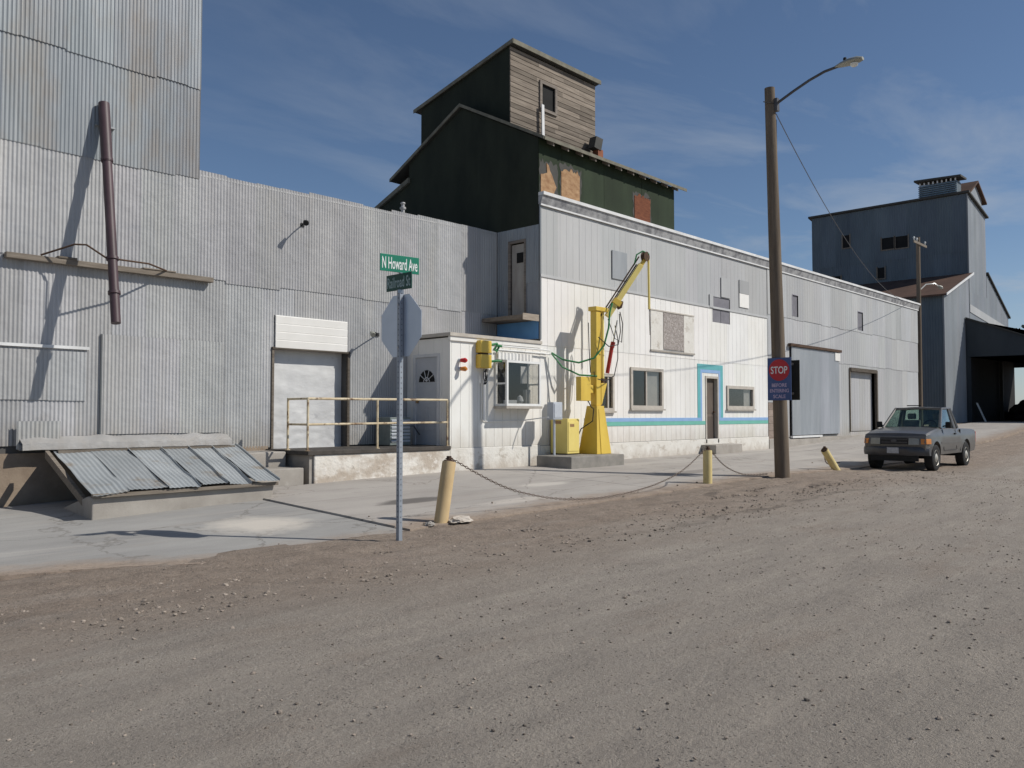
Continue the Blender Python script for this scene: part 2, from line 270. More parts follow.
# ------------------------------------------------------------------ mesh builder
class MB:
    def __init__(s): s.v = []; s.f = []; s.c = []
    def add(s, vs, fs, tint=1.0):
        o = len(s.v); s.v += [tuple(v) for v in vs]
        t = tint if isinstance(tint, tuple) else (tint, tint, tint)
        for f in fs: s.f.append([i+o for i in f]); s.c.append(t)
        return s
    def box(s, x0, x1, y0, y1, z0, z1, tint=1.0):
        v = [(x0, y0, z0), (x1, y0, z0), (x1, y1, z0), (x0, y1, z0), (x0, y0, z1), (x1, y0, z1), (x1, y1, z1), (x0, y1, z1)]
        return s.add(v, [(0, 3, 2, 1), (4, 5, 6, 7), (0, 1, 5, 4), (1, 2, 6, 5), (2, 3, 7, 6), (3, 0, 4, 7)], tint)
    def hexa(s, lo, hi, tint=1.0):     # two quads of 4 points each
        return s.add(list(lo)+list(hi), [(0, 3, 2, 1), (4, 5, 6, 7), (0, 1, 5, 4), (1, 2, 6, 5), (2, 3, 7, 6), (3, 0, 4, 7)], tint)
    def prism(s, poly, axis, a, b, tint=1.0):
        n = len(poly)
        def P(p, t): return {'x': (t, p[0], p[1]), 'y': (p[0], t, p[1]), 'z': (p[0], p[1], t)}[axis]
        v = [P(p, a) for p in poly]+[P(p, b) for p in poly]
        return s.add(v, [tuple(range(n))[::-1], tuple(range(n, 2*n))]+[(i, (i+1) % n, n+(i+1) % n, n+i) for i in range(n)], tint)
    def quad(s, a, b, c, d, tint=1.0): return s.add([a, b, c, d], [(0, 1, 2, 3)], tint)
    def tube(s, pts, r, n=8, cap=True, tint=1.0):
        pts = [Vector(p) for p in pts]; rs = r if isinstance(r, (list, tuple)) else [r]*len(pts)
        vs = []; up = None
        for i, p in enumerate(pts):
            d = (pts[min(i+1, len(pts)-1)]-pts[max(i-1, 0)]).normalized()
            if up is None:
                up = Vector((0, 0, 1)) if abs(d.z) < .9 else Vector((1, 0, 0))
            a = d.cross(up).normalized(); b = a.cross(d).normalized(); up = b
            for k in range(n):
                t = 2*math.pi*k/n; vs.append(p+a*math.cos(t)*rs[i]+b*math.sin(t)*rs[i])
        fs = []
        for i in range(len(pts)-1):
            for k in range(n): fs.append((i*n+k, i*n+(k+1) % n, (i+1)*n+(k+1) % n, (i+1)*n+k))
        if cap: fs.append(tuple(range(n))[::-1]); fs.append(tuple(range((len(pts)-1)*n, len(pts)*n)))
        return s.add(vs, fs, tint)
    def lathe(s, prof, axis, c, n=24, tint=1.0):    # prof: (r, t) ; closed at both ends
        vs = []
        for (r, t) in prof:
            for k in range(n):
                a = 2*math.pi*k/n; u, w = r*math.cos(a), r*math.sin(a)
                p = {'z': (u, w, t), 'y': (w, t, u), 'x': (t, u, w)}[axis]
                vs.append((p[0]+c[0], p[1]+c[1], p[2]+c[2]))
        fs = []
        for i in range(len(prof)-1):
            for k in range(n): fs.append((i*n+k, i*n+(k+1) % n, (i+1)*n+(k+1) % n, (i+1)*n+k))
        fs.append(tuple(range(n))[::-1]); fs.append(tuple(range((len(prof)-1)*n, len(prof)*n)))
        return s.add(vs, fs, tint)
    def profile(s, axis, u0, u1, z0, z1, off, fn, us, tint=1.0, jit=None):
        """sheet in a vertical plane; fn(u) = relief towards the viewer, axis 'x' faces -Y, axis 'y' faces -X"""
        vs = []
        for u in us:
            r = off-fn(u); a = z0+(jit(u) if jit else 0)
            if axis == 'x': vs += [(u, r, a), (u, r, z1)]
            else: vs += [(r, u, a), (r, u, z1)]
        n = len(us)
        fl = [(2*i, 2*i+2, 2*i+3, 2*i+1) for i in range(n-1)]
        if axis == 'y': fl = [f[::-1] for f in fl]
        return s.add(vs, fl, tint)
    def build(s, name, mat, parent=None, smooth=False, bevel=0, fix=True):
        me = bpy.data.meshes.new(name)
        o0 = Vector((0, 0, 0))
        if parent is not None: o0 = Vector(parent['_o'])
        me.from_pydata([tuple(Vector(v)-o0) for v in s.v], [], s.f)
        ca = me.color_attributes.new('tint', 'FLOAT_COLOR', 'CORNER')
        buf = []
        for p, c in zip(me.polygons, s.c): buf += [c[0], c[1], c[2], 1.0]*p.loop_total
        ca.data.foreach_set('color', buf)
        if fix:
            bm = bmesh.new(); bm.from_mesh(me); bmesh.ops.recalc_face_normals(bm, faces=bm.faces)
            bm.to_mesh(me); bm.free()
        me.materials.append(mat)
        if smooth:
            me.polygons.foreach_set('use_smooth', [True]*len(me.polygons))
            try: me.set_sharp_from_angle(angle=R(40))
            except Exception: pass
        ob = bpy.data.objects.new(name, me); COL.objects.link(ob)
        if parent is not None: ob.parent = parent
        ob['_o'] = tuple(o0)
        if bevel:
            md = ob.modifiers.new('bevel', 'BEVEL'); md.width = bevel; md.segments = 2; md.limit_method = 'ANGLE'; md.angle_limit = R(35)
        return ob
def thing(name, loc, label, cat, group=None):
    e = bpy.data.objects.new(name, None); COL.objects.link(e); e.location = loc; e['_o'] = tuple(loc)
    e.empty_display_size = .2
    return tag(e, label, cat, group)
def tag(o, label, cat, group=None):
    o['label'] = label; o['category'] = cat
    if group: o['group'] = group
    return o
def structure(o): o['kind'] = 'structure'; return o
def text(txt, name, mat, parent, origin, right, up, height, width, depth=.004):
    """lettering fitted to width x height, centred on origin, in the plane right/up"""
    cu = bpy.data.curves.new(name, 'FONT'); cu.body = txt; cu.align_x = 'CENTER'; cu.align_y = 'CENTER'; cu.extrude = .02; cu.resolution_u = 4; cu.offset = .012
    tmp = bpy.data.objects.new(name, cu); COL.objects.link(tmp)
    bpy.context.view_layer.update()
    me = bpy.data.meshes.new_from_object(tmp.evaluated_get(bpy.context.evaluated_depsgraph_get()))
    COL.objects.unlink(tmp); bpy.data.objects.remove(tmp)
    xs = [v.co.x for v in me.vertices]; ys = [v.co.y for v in me.vertices]
    cx, cy = (min(xs)+max(xs))/2, (min(ys)+max(ys))/2
    sx = width/(max(xs)-min(xs)); sy = height/(max(ys)-min(ys))
    r = Vector(right).normalized(); u = Vector(up).normalized(); n = r.cross(u)
    o0 = Vector(parent['_o'])
    for v in me.vertices:
        p = Vector(origin)+r*(v.co.x-cx)*sx+u*(v.co.y-cy)*sy+n*(v.co.z*depth/.02)
        v.co = p-o0
    ca = me.color_attributes.new('tint', 'FLOAT_COLOR', 'CORNER'); ca.data.foreach_set('color', [1.0]*4*len(me.loops))
    me.materials.clear(); me.materials.append(mat)
    ob = bpy.data.objects.new(name, me); COL.objects.link(ob); ob.parent = parent; ob['_o'] = tuple(o0)
    return ob
# relief profiles -----------------------------------------------------
def corr_us(u0, u1, pitch=.064, per=6):
    n = max(2, int((u1-u0)/pitch*per)+1)
    return [u0+(u1-u0)*i/n for i in range(n+1)]
def corr_fn(pitch=.064, amp=.0062): return lambda u: amp*math.sin(2*math.pi*u/pitch)
def groove_us(u0, u1, pitch, w=.006):
    us = [u0]; k = math.ceil(u0/pitch)
    while k*pitch < u1:
        g = k*pitch
        for d in (-w, -w*.6, w*.6, w):
            if u0 < g+d < u1: us.append(g+d)
        k += 1
    us.append(u1); return us
def groove_fn(pitch, w=.006, depth=.008):
    def f(u):
        d = abs(u-round(u/pitch)*pitch); return -depth if d < w*.8 else 0.0
    return f
def rib_us(u0, u1, pitch=.23):
    us = [u0]; k = math.ceil(u0/pitch)
    while k*pitch < u1:
        for d in (-.02, -.008, .008, .02):
            if u0 < k*pitch+d < u1: us.append(k*pitch+d)
        k += 1
    us.append(u1); return us
def rib_fn(pitch=.23, amp=.012):
    def f(u):
        d = abs(u-round(u/pitch)*pitch); return amp if d < .012 else 0.0
    return f
def cut(u0, u1, z0, z1, holes):
    """rectangle minus holes -> rectangles"""
    us = sorted({u0, u1, *[h[0] for h in holes], *[h[1] for h in holes]}); us = [u for u in us if u0 <= u <= u1]
    out = []
    for a, b in zip(us, us[1:]):
        segs = [(z0, z1)]
        for h in holes:
            if h[0] <= a+1e-6 and h[1] >= b-1e-6:
                ns = []
                for (p, q) in segs:
                    if h[3] <= p or h[2] >= q: ns.append((p, q)); continue
                    if h[2] > p: ns.append((p, h[2]))
                    if h[3] < q: ns.append((h[3], q))
                segs = ns
        out += [(a, b, p, q) for p, q in segs]
    return out
def sheets(mb, axis, u0, u1, z0, z1, off, kind='corr', holes=(), width=.66, tj=.10, yj=.004, zj=.012, pitch=None, amp=None, slope=None):
    """rows of separate sheets laid edge to edge, each with its own weathering and slight lap"""
    u = u0
    while u < u1-1e-4:
        w = width*random.uniform(.85, 1.25); e = min(u1, u+w)
        if u1-e < .15: e = u1
        g = 1+random.uniform(-tj, tj); tint = (g*random.uniform(.985, 1.015), g, g*random.uniform(.985, 1.02))
        yo = off-random.uniform(0, yj); dz = random.uniform(-zj, zj)
        top = z1 if slope is None else slope((u+e)/2)
        for (a, b, p, q) in cut(u, e, z0, top, holes):
            if kind == 'corr': us, fn = corr_us(a, b, pitch or .064), corr_fn(pitch or .064, amp or .0062)
            elif kind == 'groove': us, fn = groove_us(a, b, pitch or .27), groove_fn(pitch or .27)
            else: us, fn = rib_us(a, b, pitch or .23), rib_fn(pitch or .23, amp or .010)
            mb.profile(axis, a, b, p+(dz if p == z0 and z0 > 1.2 else 0), q, yo, fn, us, tint)
        u = e
# ------------------------------------------------------------------ ground
def interp(pts, x):
    if x <= pts[0][0]: return pts[0][1]
    for (a, p), (b, q) in zip(pts, pts[1:]):
        if x <= b:
            t = (x-a)/(b-a); t = t*t*(3-2*t)*.5+t*.5
            return p+(q-p)*t
    return pts[-1][1]
ROAD = [(-80, 0), (-9, 0), (-4, .05), (2.5, .16), (7, .09), (12, .10), (22, .44), (40, 1.08), (60, 1.25)]
FACE = [(-80, .06), (-12, .06), (-8.4, .19), (-3, .27), (12, .31), (22, .64), (30, .86), (40, 1.1), (60, 1.25)]
def zg(x, y):
    t = min(1, max(0, (y+5.2)/4.4)); a, b = interp(ROAD, x), interp(FACE, x)
    return a+(b-a)*t
def rng(a, b, s):
    n = max(1, round((b-a)/s)); return [a+(b-a)*i/n for i in range(n)]
xs = [-3000, -800, -250, -100, -60, -40, -30, -24] + rng(-20, -15, .3)+rng(-15, 4, .11)+rng(4, 16, .2)+rng(16, 40, 1)+[40, 50, 60, 80, 120, 250, 800, 3000]
ys = [-3000, -800, -250, -100, -50, -35, -25, -20] + rng(-16, -11.5, .2)+rng(-11.5, -4.4, .10)+rng(-4.4, 2, .5)+[2, 6, 12, 20, 40, 80, 250, 800, 3000]
g = MB(); nx, ny = len(xs), len(ys); vs = []
for yy in ys:
    for xx in xs:
        z = zg(xx, yy)
        if -22 < xx < 30 and -16 < yy < -2:
            z += .020*noise.noise((xx*.45, yy*.8, 0))+.010*noise.noise((xx*1.7, yy*2.2, 3))
            dirt = max(0, 1-abs(yy+5.7)/1.4)     # loose windrow beside the pavement
            z += dirt*(.040*noise.noise((xx*1.6, yy*3.4, 7))+.026*noise.noise((xx*5.0, yy*6.5, 1))+.028)
            # wheel tracks pressed into the loose dirt
            for (yc, x0, x1, d) in ((-6.0, -6, 3, .030), (-6.75, -5, 6, .022), (-7.6, -9, 4, .012)):
                yl = yc+.25*math.sin(xx*.35+yc)
                if x0 < xx < x1 and abs(yy-yl) < .22:
                    fade = min(1, (xx-x0)/2, (x1-xx)/2)
                    z -= fade*d*(1-(abs(yy-yl)/.22)**2)*(1+.5*math.sin(xx*34))*max(0, .5+noise.noise((xx*.9, yc, 5)))
            if yy > -4.8: z -= .05
        vs.append((xx, yy, z))
g.add(vs, [(j*nx+i, j*nx+i+1, (j+1)*nx+i+1, (j+1)*nx+i) for j in range(ny-1) for i in range(nx-1)])
structure(g.build('ground', m['ground'], smooth=True, fix=False))
def pave(name, xs, ylow, yhigh, h, mat, dy=.25, thick=.16):
    mb = MB(); n = 22; vt = []; vb = []
    for x in xs:
        a = ylow(x)
        for j in range(n+1):
            y = a+(yhigh-a)*j/n; z = zg(x, y)+h+.004*noise.noise((x*.8, y*.8, 2)); vt.append((x, y, z)); vb.append((x, y, z-thick))
    k = len(xs); N = len(vt); f = []
    for i in range(k-1):
        for j in range(n):
            q = (i*(n+1)+j, (i+1)*(n+1)+j, (i+1)*(n+1)+j+1, i*(n+1)+j+1); f.append(q); f.append(tuple(a+N for a in q[::-1]))
    for i in range(k-1):
        a, b = i*(n+1), (i+1)*(n+1); f.append((a, a+N, b+N, b)); a += n; b += n; f.append((a, b, b+N, a+N))
    for j in range(n):
        f.append((j, j+1, j+1+N, j+N)); a = (k-1)*(n+1)+j; f.append((a, a+N, a+1+N, a+1))
    mb.add(vt+vb, f); o = mb.build(name, mat)
    ea = o.data.attributes.new('edge', 'FLOAT', 'POINT'); ea.data.foreach_set('value', [p[1]-ylow(p[0]) for p in vt+vb])
    return structure(o)
def apron_edge(x):
    return interp([(-26, -3.6), (-15, -3.9), (-12.9, -4.5), (-10.9, -5.35), (-8.35, -5.25)], x)+.12*noise.noise((x*1.3, 0, 0))+.05*noise.noise((x*5, 1, 0))
pave('pavement_apron', rng(-26, -8.35, .2)+[-8.36], apron_edge, 1.40, .012, m['apron'])
def deck_edge(x): return -5.0+.10*noise.noise((x*.9, 4, 0))+.05*noise.noise((x*4, 2, 0))+max(0, x-12)*.05
DECK = [(-8.35, -1.9), (-1.9, 5.2), (5.2, 12.4), (12.4, 41)]
for (a, b) in DECK:
    pave('pavement_deck', rng(a+.010, b-.010, .25)+[b-.010], lambda x: max(-5.25, deck_edge(x)), -.02, .040, m['slab'])
# loose stones
def stones():
    mb = MB()
    g_ = (1+5**.5)/2; q_ = (1+g_*g_)**.5
    base = [(a/q_, b/q_, c/q_) for a, b, c in ((-1, g_, 0), (1, g_, 0), (-1, -g_, 0), (1, -g_, 0), (0, -1, g_), (0, 1, g_), (0, -1, -g_), (0, 1, -g_), (g_, 0, -1), (g_, 0, 1), (-g_, 0, -1), (-g_, 0, 1))]
    fs = [(0, 11, 5), (0, 5, 1), (0, 1, 7), (0, 7, 10), (0, 10, 11), (1, 5, 9), (5, 11, 4), (11, 10, 2), (10, 7, 6), (7, 1, 8), (3, 9, 4), (3, 4, 2), (3, 2, 6), (3, 6, 8), (3, 8, 9), (4, 9, 5), (2, 4, 11), (6, 2, 10), (8, 6, 7), (9, 8, 1)]
    for i in range(11000):
        if i < 5200:
            x = random.uniform(-16, 8); y = random.gauss(-5.9, .75)
            if y > -5.05 and random.random() < .93: continue
            r = random.choice((.008, .010, .012, .016, .02)) if random.random() < .994 else random.uniform(.022, .036)
        else:
            x = random.uniform(-17, 6); y = random.uniform(-12.6, -5.5); r = random.choice((.004, .005, .006, .008, .010))
            if random.random() < .012: r = .016
        z = zg(x, y)+.012*noise.noise((x*.45, y*.8, 0))
        if y > -5.0: z += .055
        a = random.uniform(0, 6.28); ca, sa = math.cos(a), math.sin(a)
        k = [random.uniform(.75, 1.25) for _ in range(12)]
        vv = []
        for (px, py, pz), kk in zip(base, k):
            px, py, pz = px*r*kk*1.25, py*r*kk, pz*r*kk*.7
            vv.append((x+px*ca-py*sa, y+px*sa+py*ca, z+pz+r*.25))
        t = random.choice((.55, .8, 1, 1, 1.1, 1.3)); mb.add(vv, fs, (t*1.03, t, t*.95))
    o = mb.build('gravel', m['gravel'], fix=False); o['kind'] = 'stuff'; o['label'] = 'loose stones scattered over the dirt road'; o['category'] = 'gravel'
    return o
stones()
# ------------------------------------------------------------------ left corrugated warehouse with tower
YL = 1.48
wh = thing('corrugated_warehouse', (-8, YL, .1), 'long grey corrugated metal warehouse with tall square tower and loading door', 'warehouse')
DOOR = (-6.49, -4.70, .85, 3.58)
w = MB()
hl = [DOOR]
sheets(w, 'x', -17, 0, .90, 4.17, YL, holes=hl+[(-17, -7.53, .8, 1.05)], tj=.10, zj=.03)
top = lambda u: 6.17+(u+8.1)*.02+.018*math.sin(u*2.1)+.012*math.sin(u*5.3)
sheets(w, 'x', -8.12, 0, 4.12, 6.2, YL-.012, slope=top, tj=.10, zj=.03)
sheets(w, 'x', -17, -8.12, 4.12, 6.02, YL-.012, tj=.10, zj=.03)
w.build('wall', m['galv'], wh)
t = MB()
sheets(t, 'x', -17, -8.12, 5.99, 7.76, YL-.024, tj=.12, zj=.03)
sheets(t, 'x', -17, -8.12, 7.72, 9.75, YL-.042, tj=.10, zj=.03)
sheets(t, 'x', -17, -8.12, 9.70, 13.2, YL-.06, tj=.10)
t.box(-17, -8.13, YL+.03, 8, 6.0, 13.2);
t.build('tower', m['galv_tower'], wh)
core = MB()
for (a, c, p, q) in cut(-17, 0, .05, 6.1, [(DOOR[0], DOOR[1], .85, 2.92)]): core.box(a, c, YL+.03, YL+.33, p, q)
core.build('wall_core', m['interior'], wh)
r_ = MB(); r_.hexa([(-8.1, YL-.015, 6.08), (.0, YL-.015, 6.23), (.0, 12, 6.5), (-8.1, 12, 6.35)], [(-8.1, YL-.015, 6.115), (.0, YL-.015, 6.265), (.0, 12, 6.55), (-8.1, 12, 6.40)])
r_.build('roof', m['galv'], wh)
f_ = MB(); f_.box(-17, -6.6, YL-.005, YL+.028, -.2, .93); f_.box(-7.5, -4.5, YL-.004, YL+.027, -.2, .86)
f_.build('foundation', m['concrete_brown'], wh)
d = MB(); n_ = 46; mm_ = 56; vs = []
for j in range(mm_+1):
    for i in range(n_+1):
        x = DOOR[0]+(DOOR[1]-DOOR[0])*i/n_; z = .86+2.06*j/mm_
        vs.append((x, YL+.20-.010*noise.noise((x*2.2, z*3.5, 1))-.006*noise.noise((x*6, z*9, 4))*(1.6 if z < 1.6 else .6), z))
d.add(vs, [(j*(n_+1)+i, j*(n_+1)+i+1, (j+1)*(n_+1)+i+1, (j+1)*(n_+1)+i) for j in range(mm_) for i in range(n_)])
d.build('loading_door', m['crumpled'], wh, smooth=True, fix=False)
d = MB()
for k in range(4):
    z = 2.92+k*.165; d.prism([(YL-.035, z), (YL-.045, z+.145), (YL-.028, z+.162), (YL+.02, z+.162), (YL+.02, z)], 'x', DOOR[0]+.02, DOOR[1]-.02, 1.0)
d.build('door_lintel', m['white'], wh)
d = MB(); d.box(DOOR[0]-.05, DOOR[0]-.002, YL-.03, YL+.2, .86, 2.93, .8); d.box(DOOR[1]+.002, DOOR[1]+.06, YL-.03, YL+.2, .86, 2.93, .5); d.box(DOOR[0]-.05, DOOR[1]+.06, YL-.05, YL+.05, 2.885, 2.918, .5)
d.build('door_frame', m['timber'], wh)
# patched area near the pit
p_ = MB()
sheets(p_, 'x', -9.82, -7.62, 1.22, 2.95, YL-.022, tj=.05, yj=.002)
sheets(p_, 'x', -12.2, -10.08, 1.80, 2.62, YL-.022, tj=.05, yj=.002)
p_.build('patch_panel', m['galv'], wh)
p_ = MB(); p_.box(-12.3, -10.04, YL-.05, YL-.026, 2.66, 2.71); p_.build('trim_strip', m['fascia_white'], wh)
p_ = MB(); p_.box(-9.85, -9.825, YL-.04, YL-.012, 1.15, 2.95, .4); p_.build('trim_strip', m['galv_tower'], wh)
v_ = MB(); v_.lathe([(.045, 6.1), (.045, 6.50), (.075, 6.52), (.075, 6.56), (.04, 6.58), (.04, 6.63), (.065, 6.65), (.05, 6.68), (0.01, 6.69)], 'z', (-2.73, 2.0, 0), 10)
tag(v_.build('roof_vent', m['galv'], smooth=True), 'small grey vent pipe on the corrugated roof edge', 'vent pipe')
# timber beam and spout
tb = MB(); tb.box(-11.36, -7.87, YL-.15, YL-.03, 4.06, 4.155); tb.box(-10.6, -10.3, YL-.165, YL-.02, 4.155, 4.19, .7); tb.box(-9.2, -8.6, YL-.165, YL-.02, 4.155, 4.18, 1.2)
tag(tb.build('timber_beam', m['timber'], bevel=.008), 'long weathered timber beam fixed flat across the corrugated tower wall', 'beam')
sp = thing('grain_spout', (-9.93, YL, 3.0), 'dark brown steel spout pipe leaning out from the tower wall', 'spout pipe')
A = Vector((-9.90, YL-.10, 6.95)); B = Vector((-10.03, YL-1.12, 3.04))
s_ = MB(); s_.tube([A, A.lerp(B, .28)], .092, 14); s_.tube([A.lerp(B, .26), A.lerp(B, .72)], .080, 14); s_.tube([A.lerp(B, .715), B], .076, 14)
s_.build('pipe', m['spout'], sp, smooth=True)
for k in (.27, .72, .87): s_ = MB(); s_.tube([A.lerp(B, k-.006), A.lerp(B, k+.006)], .098, 14); s_.build('collar', m['spout'], sp, smooth=True)
s_ = MB(); s_.box(-10.02, -9.70, YL-.10, YL-.012, 6.55, 6.58); s_.build('wall_plate', m['galv_tower'], sp)
Q = A.lerp(B, .72)
s_ = MB(); s_.tube([(-10.85, YL-.12, 4.17), (-10.45, YL-.45, 4.36), (-10.3, YL-.55, 4.36), (Q.x-.1, Q.y, Q.z)], .016, 6); s_.tube([(Q.x+.1, Q.y, Q.z), (-9.3, YL-.62, 4.17), (-8.75, YL-.12, 4.17)], .016, 6)
s_.build('bracket', m['rust'], sp)
# gooseneck wall lamps
for (x, z, dx, lab) in ((-5.86, 5.52, -.15, 'small dark gooseneck lamp high on the corrugated wall'), (-3.88, 3.36, -.42, 'small floodlight on an arm beside the octagonal sign back')):
    gl = thing('wall_lamp', (x, YL, z), lab, 'lamp')
    a = MB(); a.tube([(x, YL-.01, z), (x+dx*.5, YL-.22, z+.02), (x+dx, YL-.36, z-.02)], .014, 6); a.box(x-.04, x+.04, YL-.03, YL-.01, z-.04, z+.04); a.build('arm', m['wire'], gl)
    h = MB(); h.tube([(x+dx, YL-.33, z+.0), (x+dx-.04, YL-.44, z-.05), (x+dx-.05, YL-.47, z-.07)], [.03, .06, .055], 10); h.build('lamp_head', m['lamp_metal'] if dx < -.3 else m['wire'], gl, smooth=True)
# ------------------------------------------------------------------ pit cover
pc = thing('pit_cover', (-9.5, 0, .1), 'lean-to cover of loose metal sheets over the receiving pit', 'cover')
zt, zl, y1, y0 = .97, .47, 1.36, -1.42
mb = MB(); xa = -10.85; cols = 30
X0, X1 = (-10.62, -7.36), (-11.0, -8.12)
nseg = 6; edges = [0, .17, .36, .54, .70, .84, 1.0]
for k in range(nseg):
    a, c = edges[k], edges[k+1]; tl = random.uniform(.82, 1.08); lift = .012*(k % 2)+.004
    us = [a+(c-a)*i/72 for i in range(73)]; rows = 6; vs = []
    for j in range(rows+1):
        q = j/rows
        for u in us:
            xt = X0[0]+(X0[1]-X0[0])*u; xb = X1[0]+(X1[1]-X1[0])*u
            x = xt+(xb-xt)*q; y = y1+(y0-y1-.10*noise.noise((k*3.1, u*6, 0))-.05)*q; z = zt+(zl-zt)*q
            e = min(u-a, c-u)/(c-a)
            z += lift+.0042*math.sin(u*3.2/.0762*6.283)+(.03 if e < .03 and k in (2, 3, 4, 5) else 0)+.030*noise.noise((x*1.7, y*1.5, k))+.014*noise.noise((x*5, y*3, k))*q
            if k == 0: z -= .05*q*(1-u/.17)
            vs.append((x, y, z))
    n1 = len(us); mb.add(vs, [(j*n1+i, (j+1)*n1+i, (j+1)*n1+i+1, j*n1+i+1) for j in range(rows) for i in range(n1-1)], tl)
mb.build('sheet_cover', M('cover_sheets', (.40, .425, .435), (.29, .315, .325), 1.6, (1, .4, 1), .3, .7, .5, .4, .2, spots=[((.24, .17, .09), 1.3, .57, .70, (1, 1, 1), .75), ((.5, .5, .5), 9, .72, .78, (1, 1, 1), .6)], bump=.001), pc, fix=False)
mb = MB()
mb.hexa([(-11.12, 1.30, .98), (-7.52, 1.22, .98), (-7.52, 1.475, 1.00), (-11.12, 1.475, 1.00)], [(-11.12, 1.32, 1.06), (-7.52, 1.24, 1.06), (-7.52, 1.475, 1.16), (-11.12, 1.475, 1.18)])
us = [-11.12+3.6*i/60 for i in range(61)]
mb.build('hood', m['galv'], pc)
mb = MB(); vs = []; nn = 70
for i in range(nn+1):
    x = -11.1+3.58*i/nn; w0 = .02*noise.noise((x*3, 0, 0))
    vs += [(x, 1.215+w0*.6, .985+w0*.4), (x, 1.225+w0*.8, 1.09+w0), (x, 1.36+w0, 1.17+w0*2.5), (x, 1.455, 1.20+1.8*w0)]
mb.add(vs, [(4*i+j, 4*i+4+j, 4*i+5+j, 4*i+1+j) for i in range(nn) for j in range(3)])
mb.build('flashing', m['galv'], pc, smooth=True, fix=False)
mb = MB(); sheets(mb, 'x', -11.15, -10.5, 1.0, 1.45, YL-.12, yj=.0); mb.build('end_sheet', m['galv'], pc)
mb = MB(); mb.hexa([(-10.98, -1.36, .02), (-8.2, -1.36, .1), (-7.3, 1.4, .1), (-10.7, .9, .02)], [(-10.98, -1.36, .40), (-8.15, -1.36, .42), (-7.6, .6, .42), (-10.95, -1.1, .40)])
mb.build('curb', m['concrete'], pc, bevel=.02)
mb = MB(); mb.hexa([(-10.84, 1.0, .86), (-10.78, 1.0, .86), (-10.86, -1.0, .18), (-10.92, -1.0, .18)], [(-10.84, 1.0, .98), (-10.78, 1.0, .98), (-10.86, -1.0, .30), (-10.92, -1.0, .30)])
mb.build('prop_board', m['timber'], pc)
mb = MB(); mb.box(-10.6, -7.5, 1.13, 1.20, .91, .975, .8); mb.build('edge_board', m['timber'], pc)
mb = MB(); mb.hexa([(-11.0, -1.44, .40), (-8.12, -1.44, .41), (-8.12, -1.38, .41), (-11, -1.38, .40)], [(-11.0, -1.44, .455), (-8.12, -1.44, .46), (-8.12, -1.38, .46), (-11, -1.38, .455)]); mb.build('edge_board', m['timber'], pc)
# ------------------------------------------------------------------ dock, steps, railing, office annex
dk = thing('loading_dock', (-4.8, .7, .2), 'raised concrete loading dock with flaking white paint on its face', 'loading dock')
b = MB(); n_ = 60; vs = []
b.box(-6.58, -3.02, .03, YL-.012, -.1, .79); b.build('wall', m['concrete'], dk)
b = MB(); b.box(-6.50, -3.02, -.02, .03, -.1, .79); b.build('painted_face', M('flaking_dock_paint', (.74, .71, .65), (.58, .53, .46), 1.6, (1, 1, 1), .35, .7, .85, .2, spots=[((.40, .33, .26), 1.5, .45, .58, (1, 1, 1.4), .75), ((.74, .71, .66), 5, .55, .66, (1, 1, 1.3), .8), ((.22, .18, .14), 7, .63, .74, (1, 1, 1), .75)], bump=.016, bscale=14), dk, bevel=.03)
b = MB(); b.box(-6.66, -3.02, -.05, YL-.012, .79, .87); b.build('deck_slab', M('dark_dock_planks', (.085, .075, .066), (.05, .045, .04), 6, rough=.9), dk, bevel=.01)
st = thing('concrete_steps', (-7.1, .7, .1), 'two worn concrete steps at the left end of the dock', 'steps')
b = MB(); b.box(-7.62, -6.70, .02, .66, -.1, .56); b.build('step', m['concrete'], st, bevel=.02)
b = MB(); b.box(-7.58, -6.69, .66, YL-.012, -.1, .845); b.build('step', m['concrete'], st, bevel=.02)
rl = thing('dock_railing', (-4.8, 0, .87), 'rusty pale yellow pipe railing along the dock edge', 'railing')
b = MB(); yr = .03
b.tube([(-6.62, yr, 1.86), (-3.06, yr, 1.88)], .024, 8); b.build('top_rail', m['rail_paint'], rl, smooth=True)
b = MB(); b.tube([(-6.62, yr, 1.37), (-3.06, yr, 1.39)], .022, 8); b.build('mid_rail', m['rail_paint'], rl, smooth=True)
for zq in (1.86, 1.37): b = MB(); b.tube([(-6.62, .72, zq), (-6.62, yr, zq)], .021, 8); b.build('end_rail', m['rail_paint'], rl, smooth=True)
for (x, y) in ((-6.62, .72), (-6.62, yr), (-4.98, yr), (-3.06, yr)):
    b = MB(); b.tube([(x, y, .865), (x, y, 1.88)], .023, 8); b.tube([(x, y, .868), (x, y, .882)], .05, 8); b.build('post', m['rail_paint'], rl, smooth=True)
ac = thing('condenser_unit', (-3.7, 1, .87), 'grey louvered cooling unit standing on the dock', 'cooling unit')
b = MB(); b.box(-4.0, -3.42, .85, 1.3, .885, 1.50); b.build('cabinet', m['ac'], ac, bevel=.01)
b = MB()
for k in range(7): b.hexa([(-3.97, .835, .95+k*.075), (-3.45, .835, .95+k*.075), (-3.45, .848, .97+k*.075), (-3.97, .848, .97+k*.075)], [(-3.97, .825, .985+k*.075), (-3.45, .825, .985+k*.075), (-3.45, .848, 1.0+k*.075), (-3.97, .848, 1.0+k*.075)])
b.build('louvers', m['box_grey'], ac)
b = MB(); b.tube([(-3.5, 1.0, 1.3), (-3.2, 1.0, 1.3), (-3.03, 1.0, 1.1)], .015, 6); b.build('pipe', m['wire_grey'], ac)
of = thing('office_annex', (-1.5, .7, .3), 'low white office annex with bay window beside the yellow crane', 'office')
XO = -3.01
BW = (-1.61, -.42, 1.76, 2.82)
b = MB()
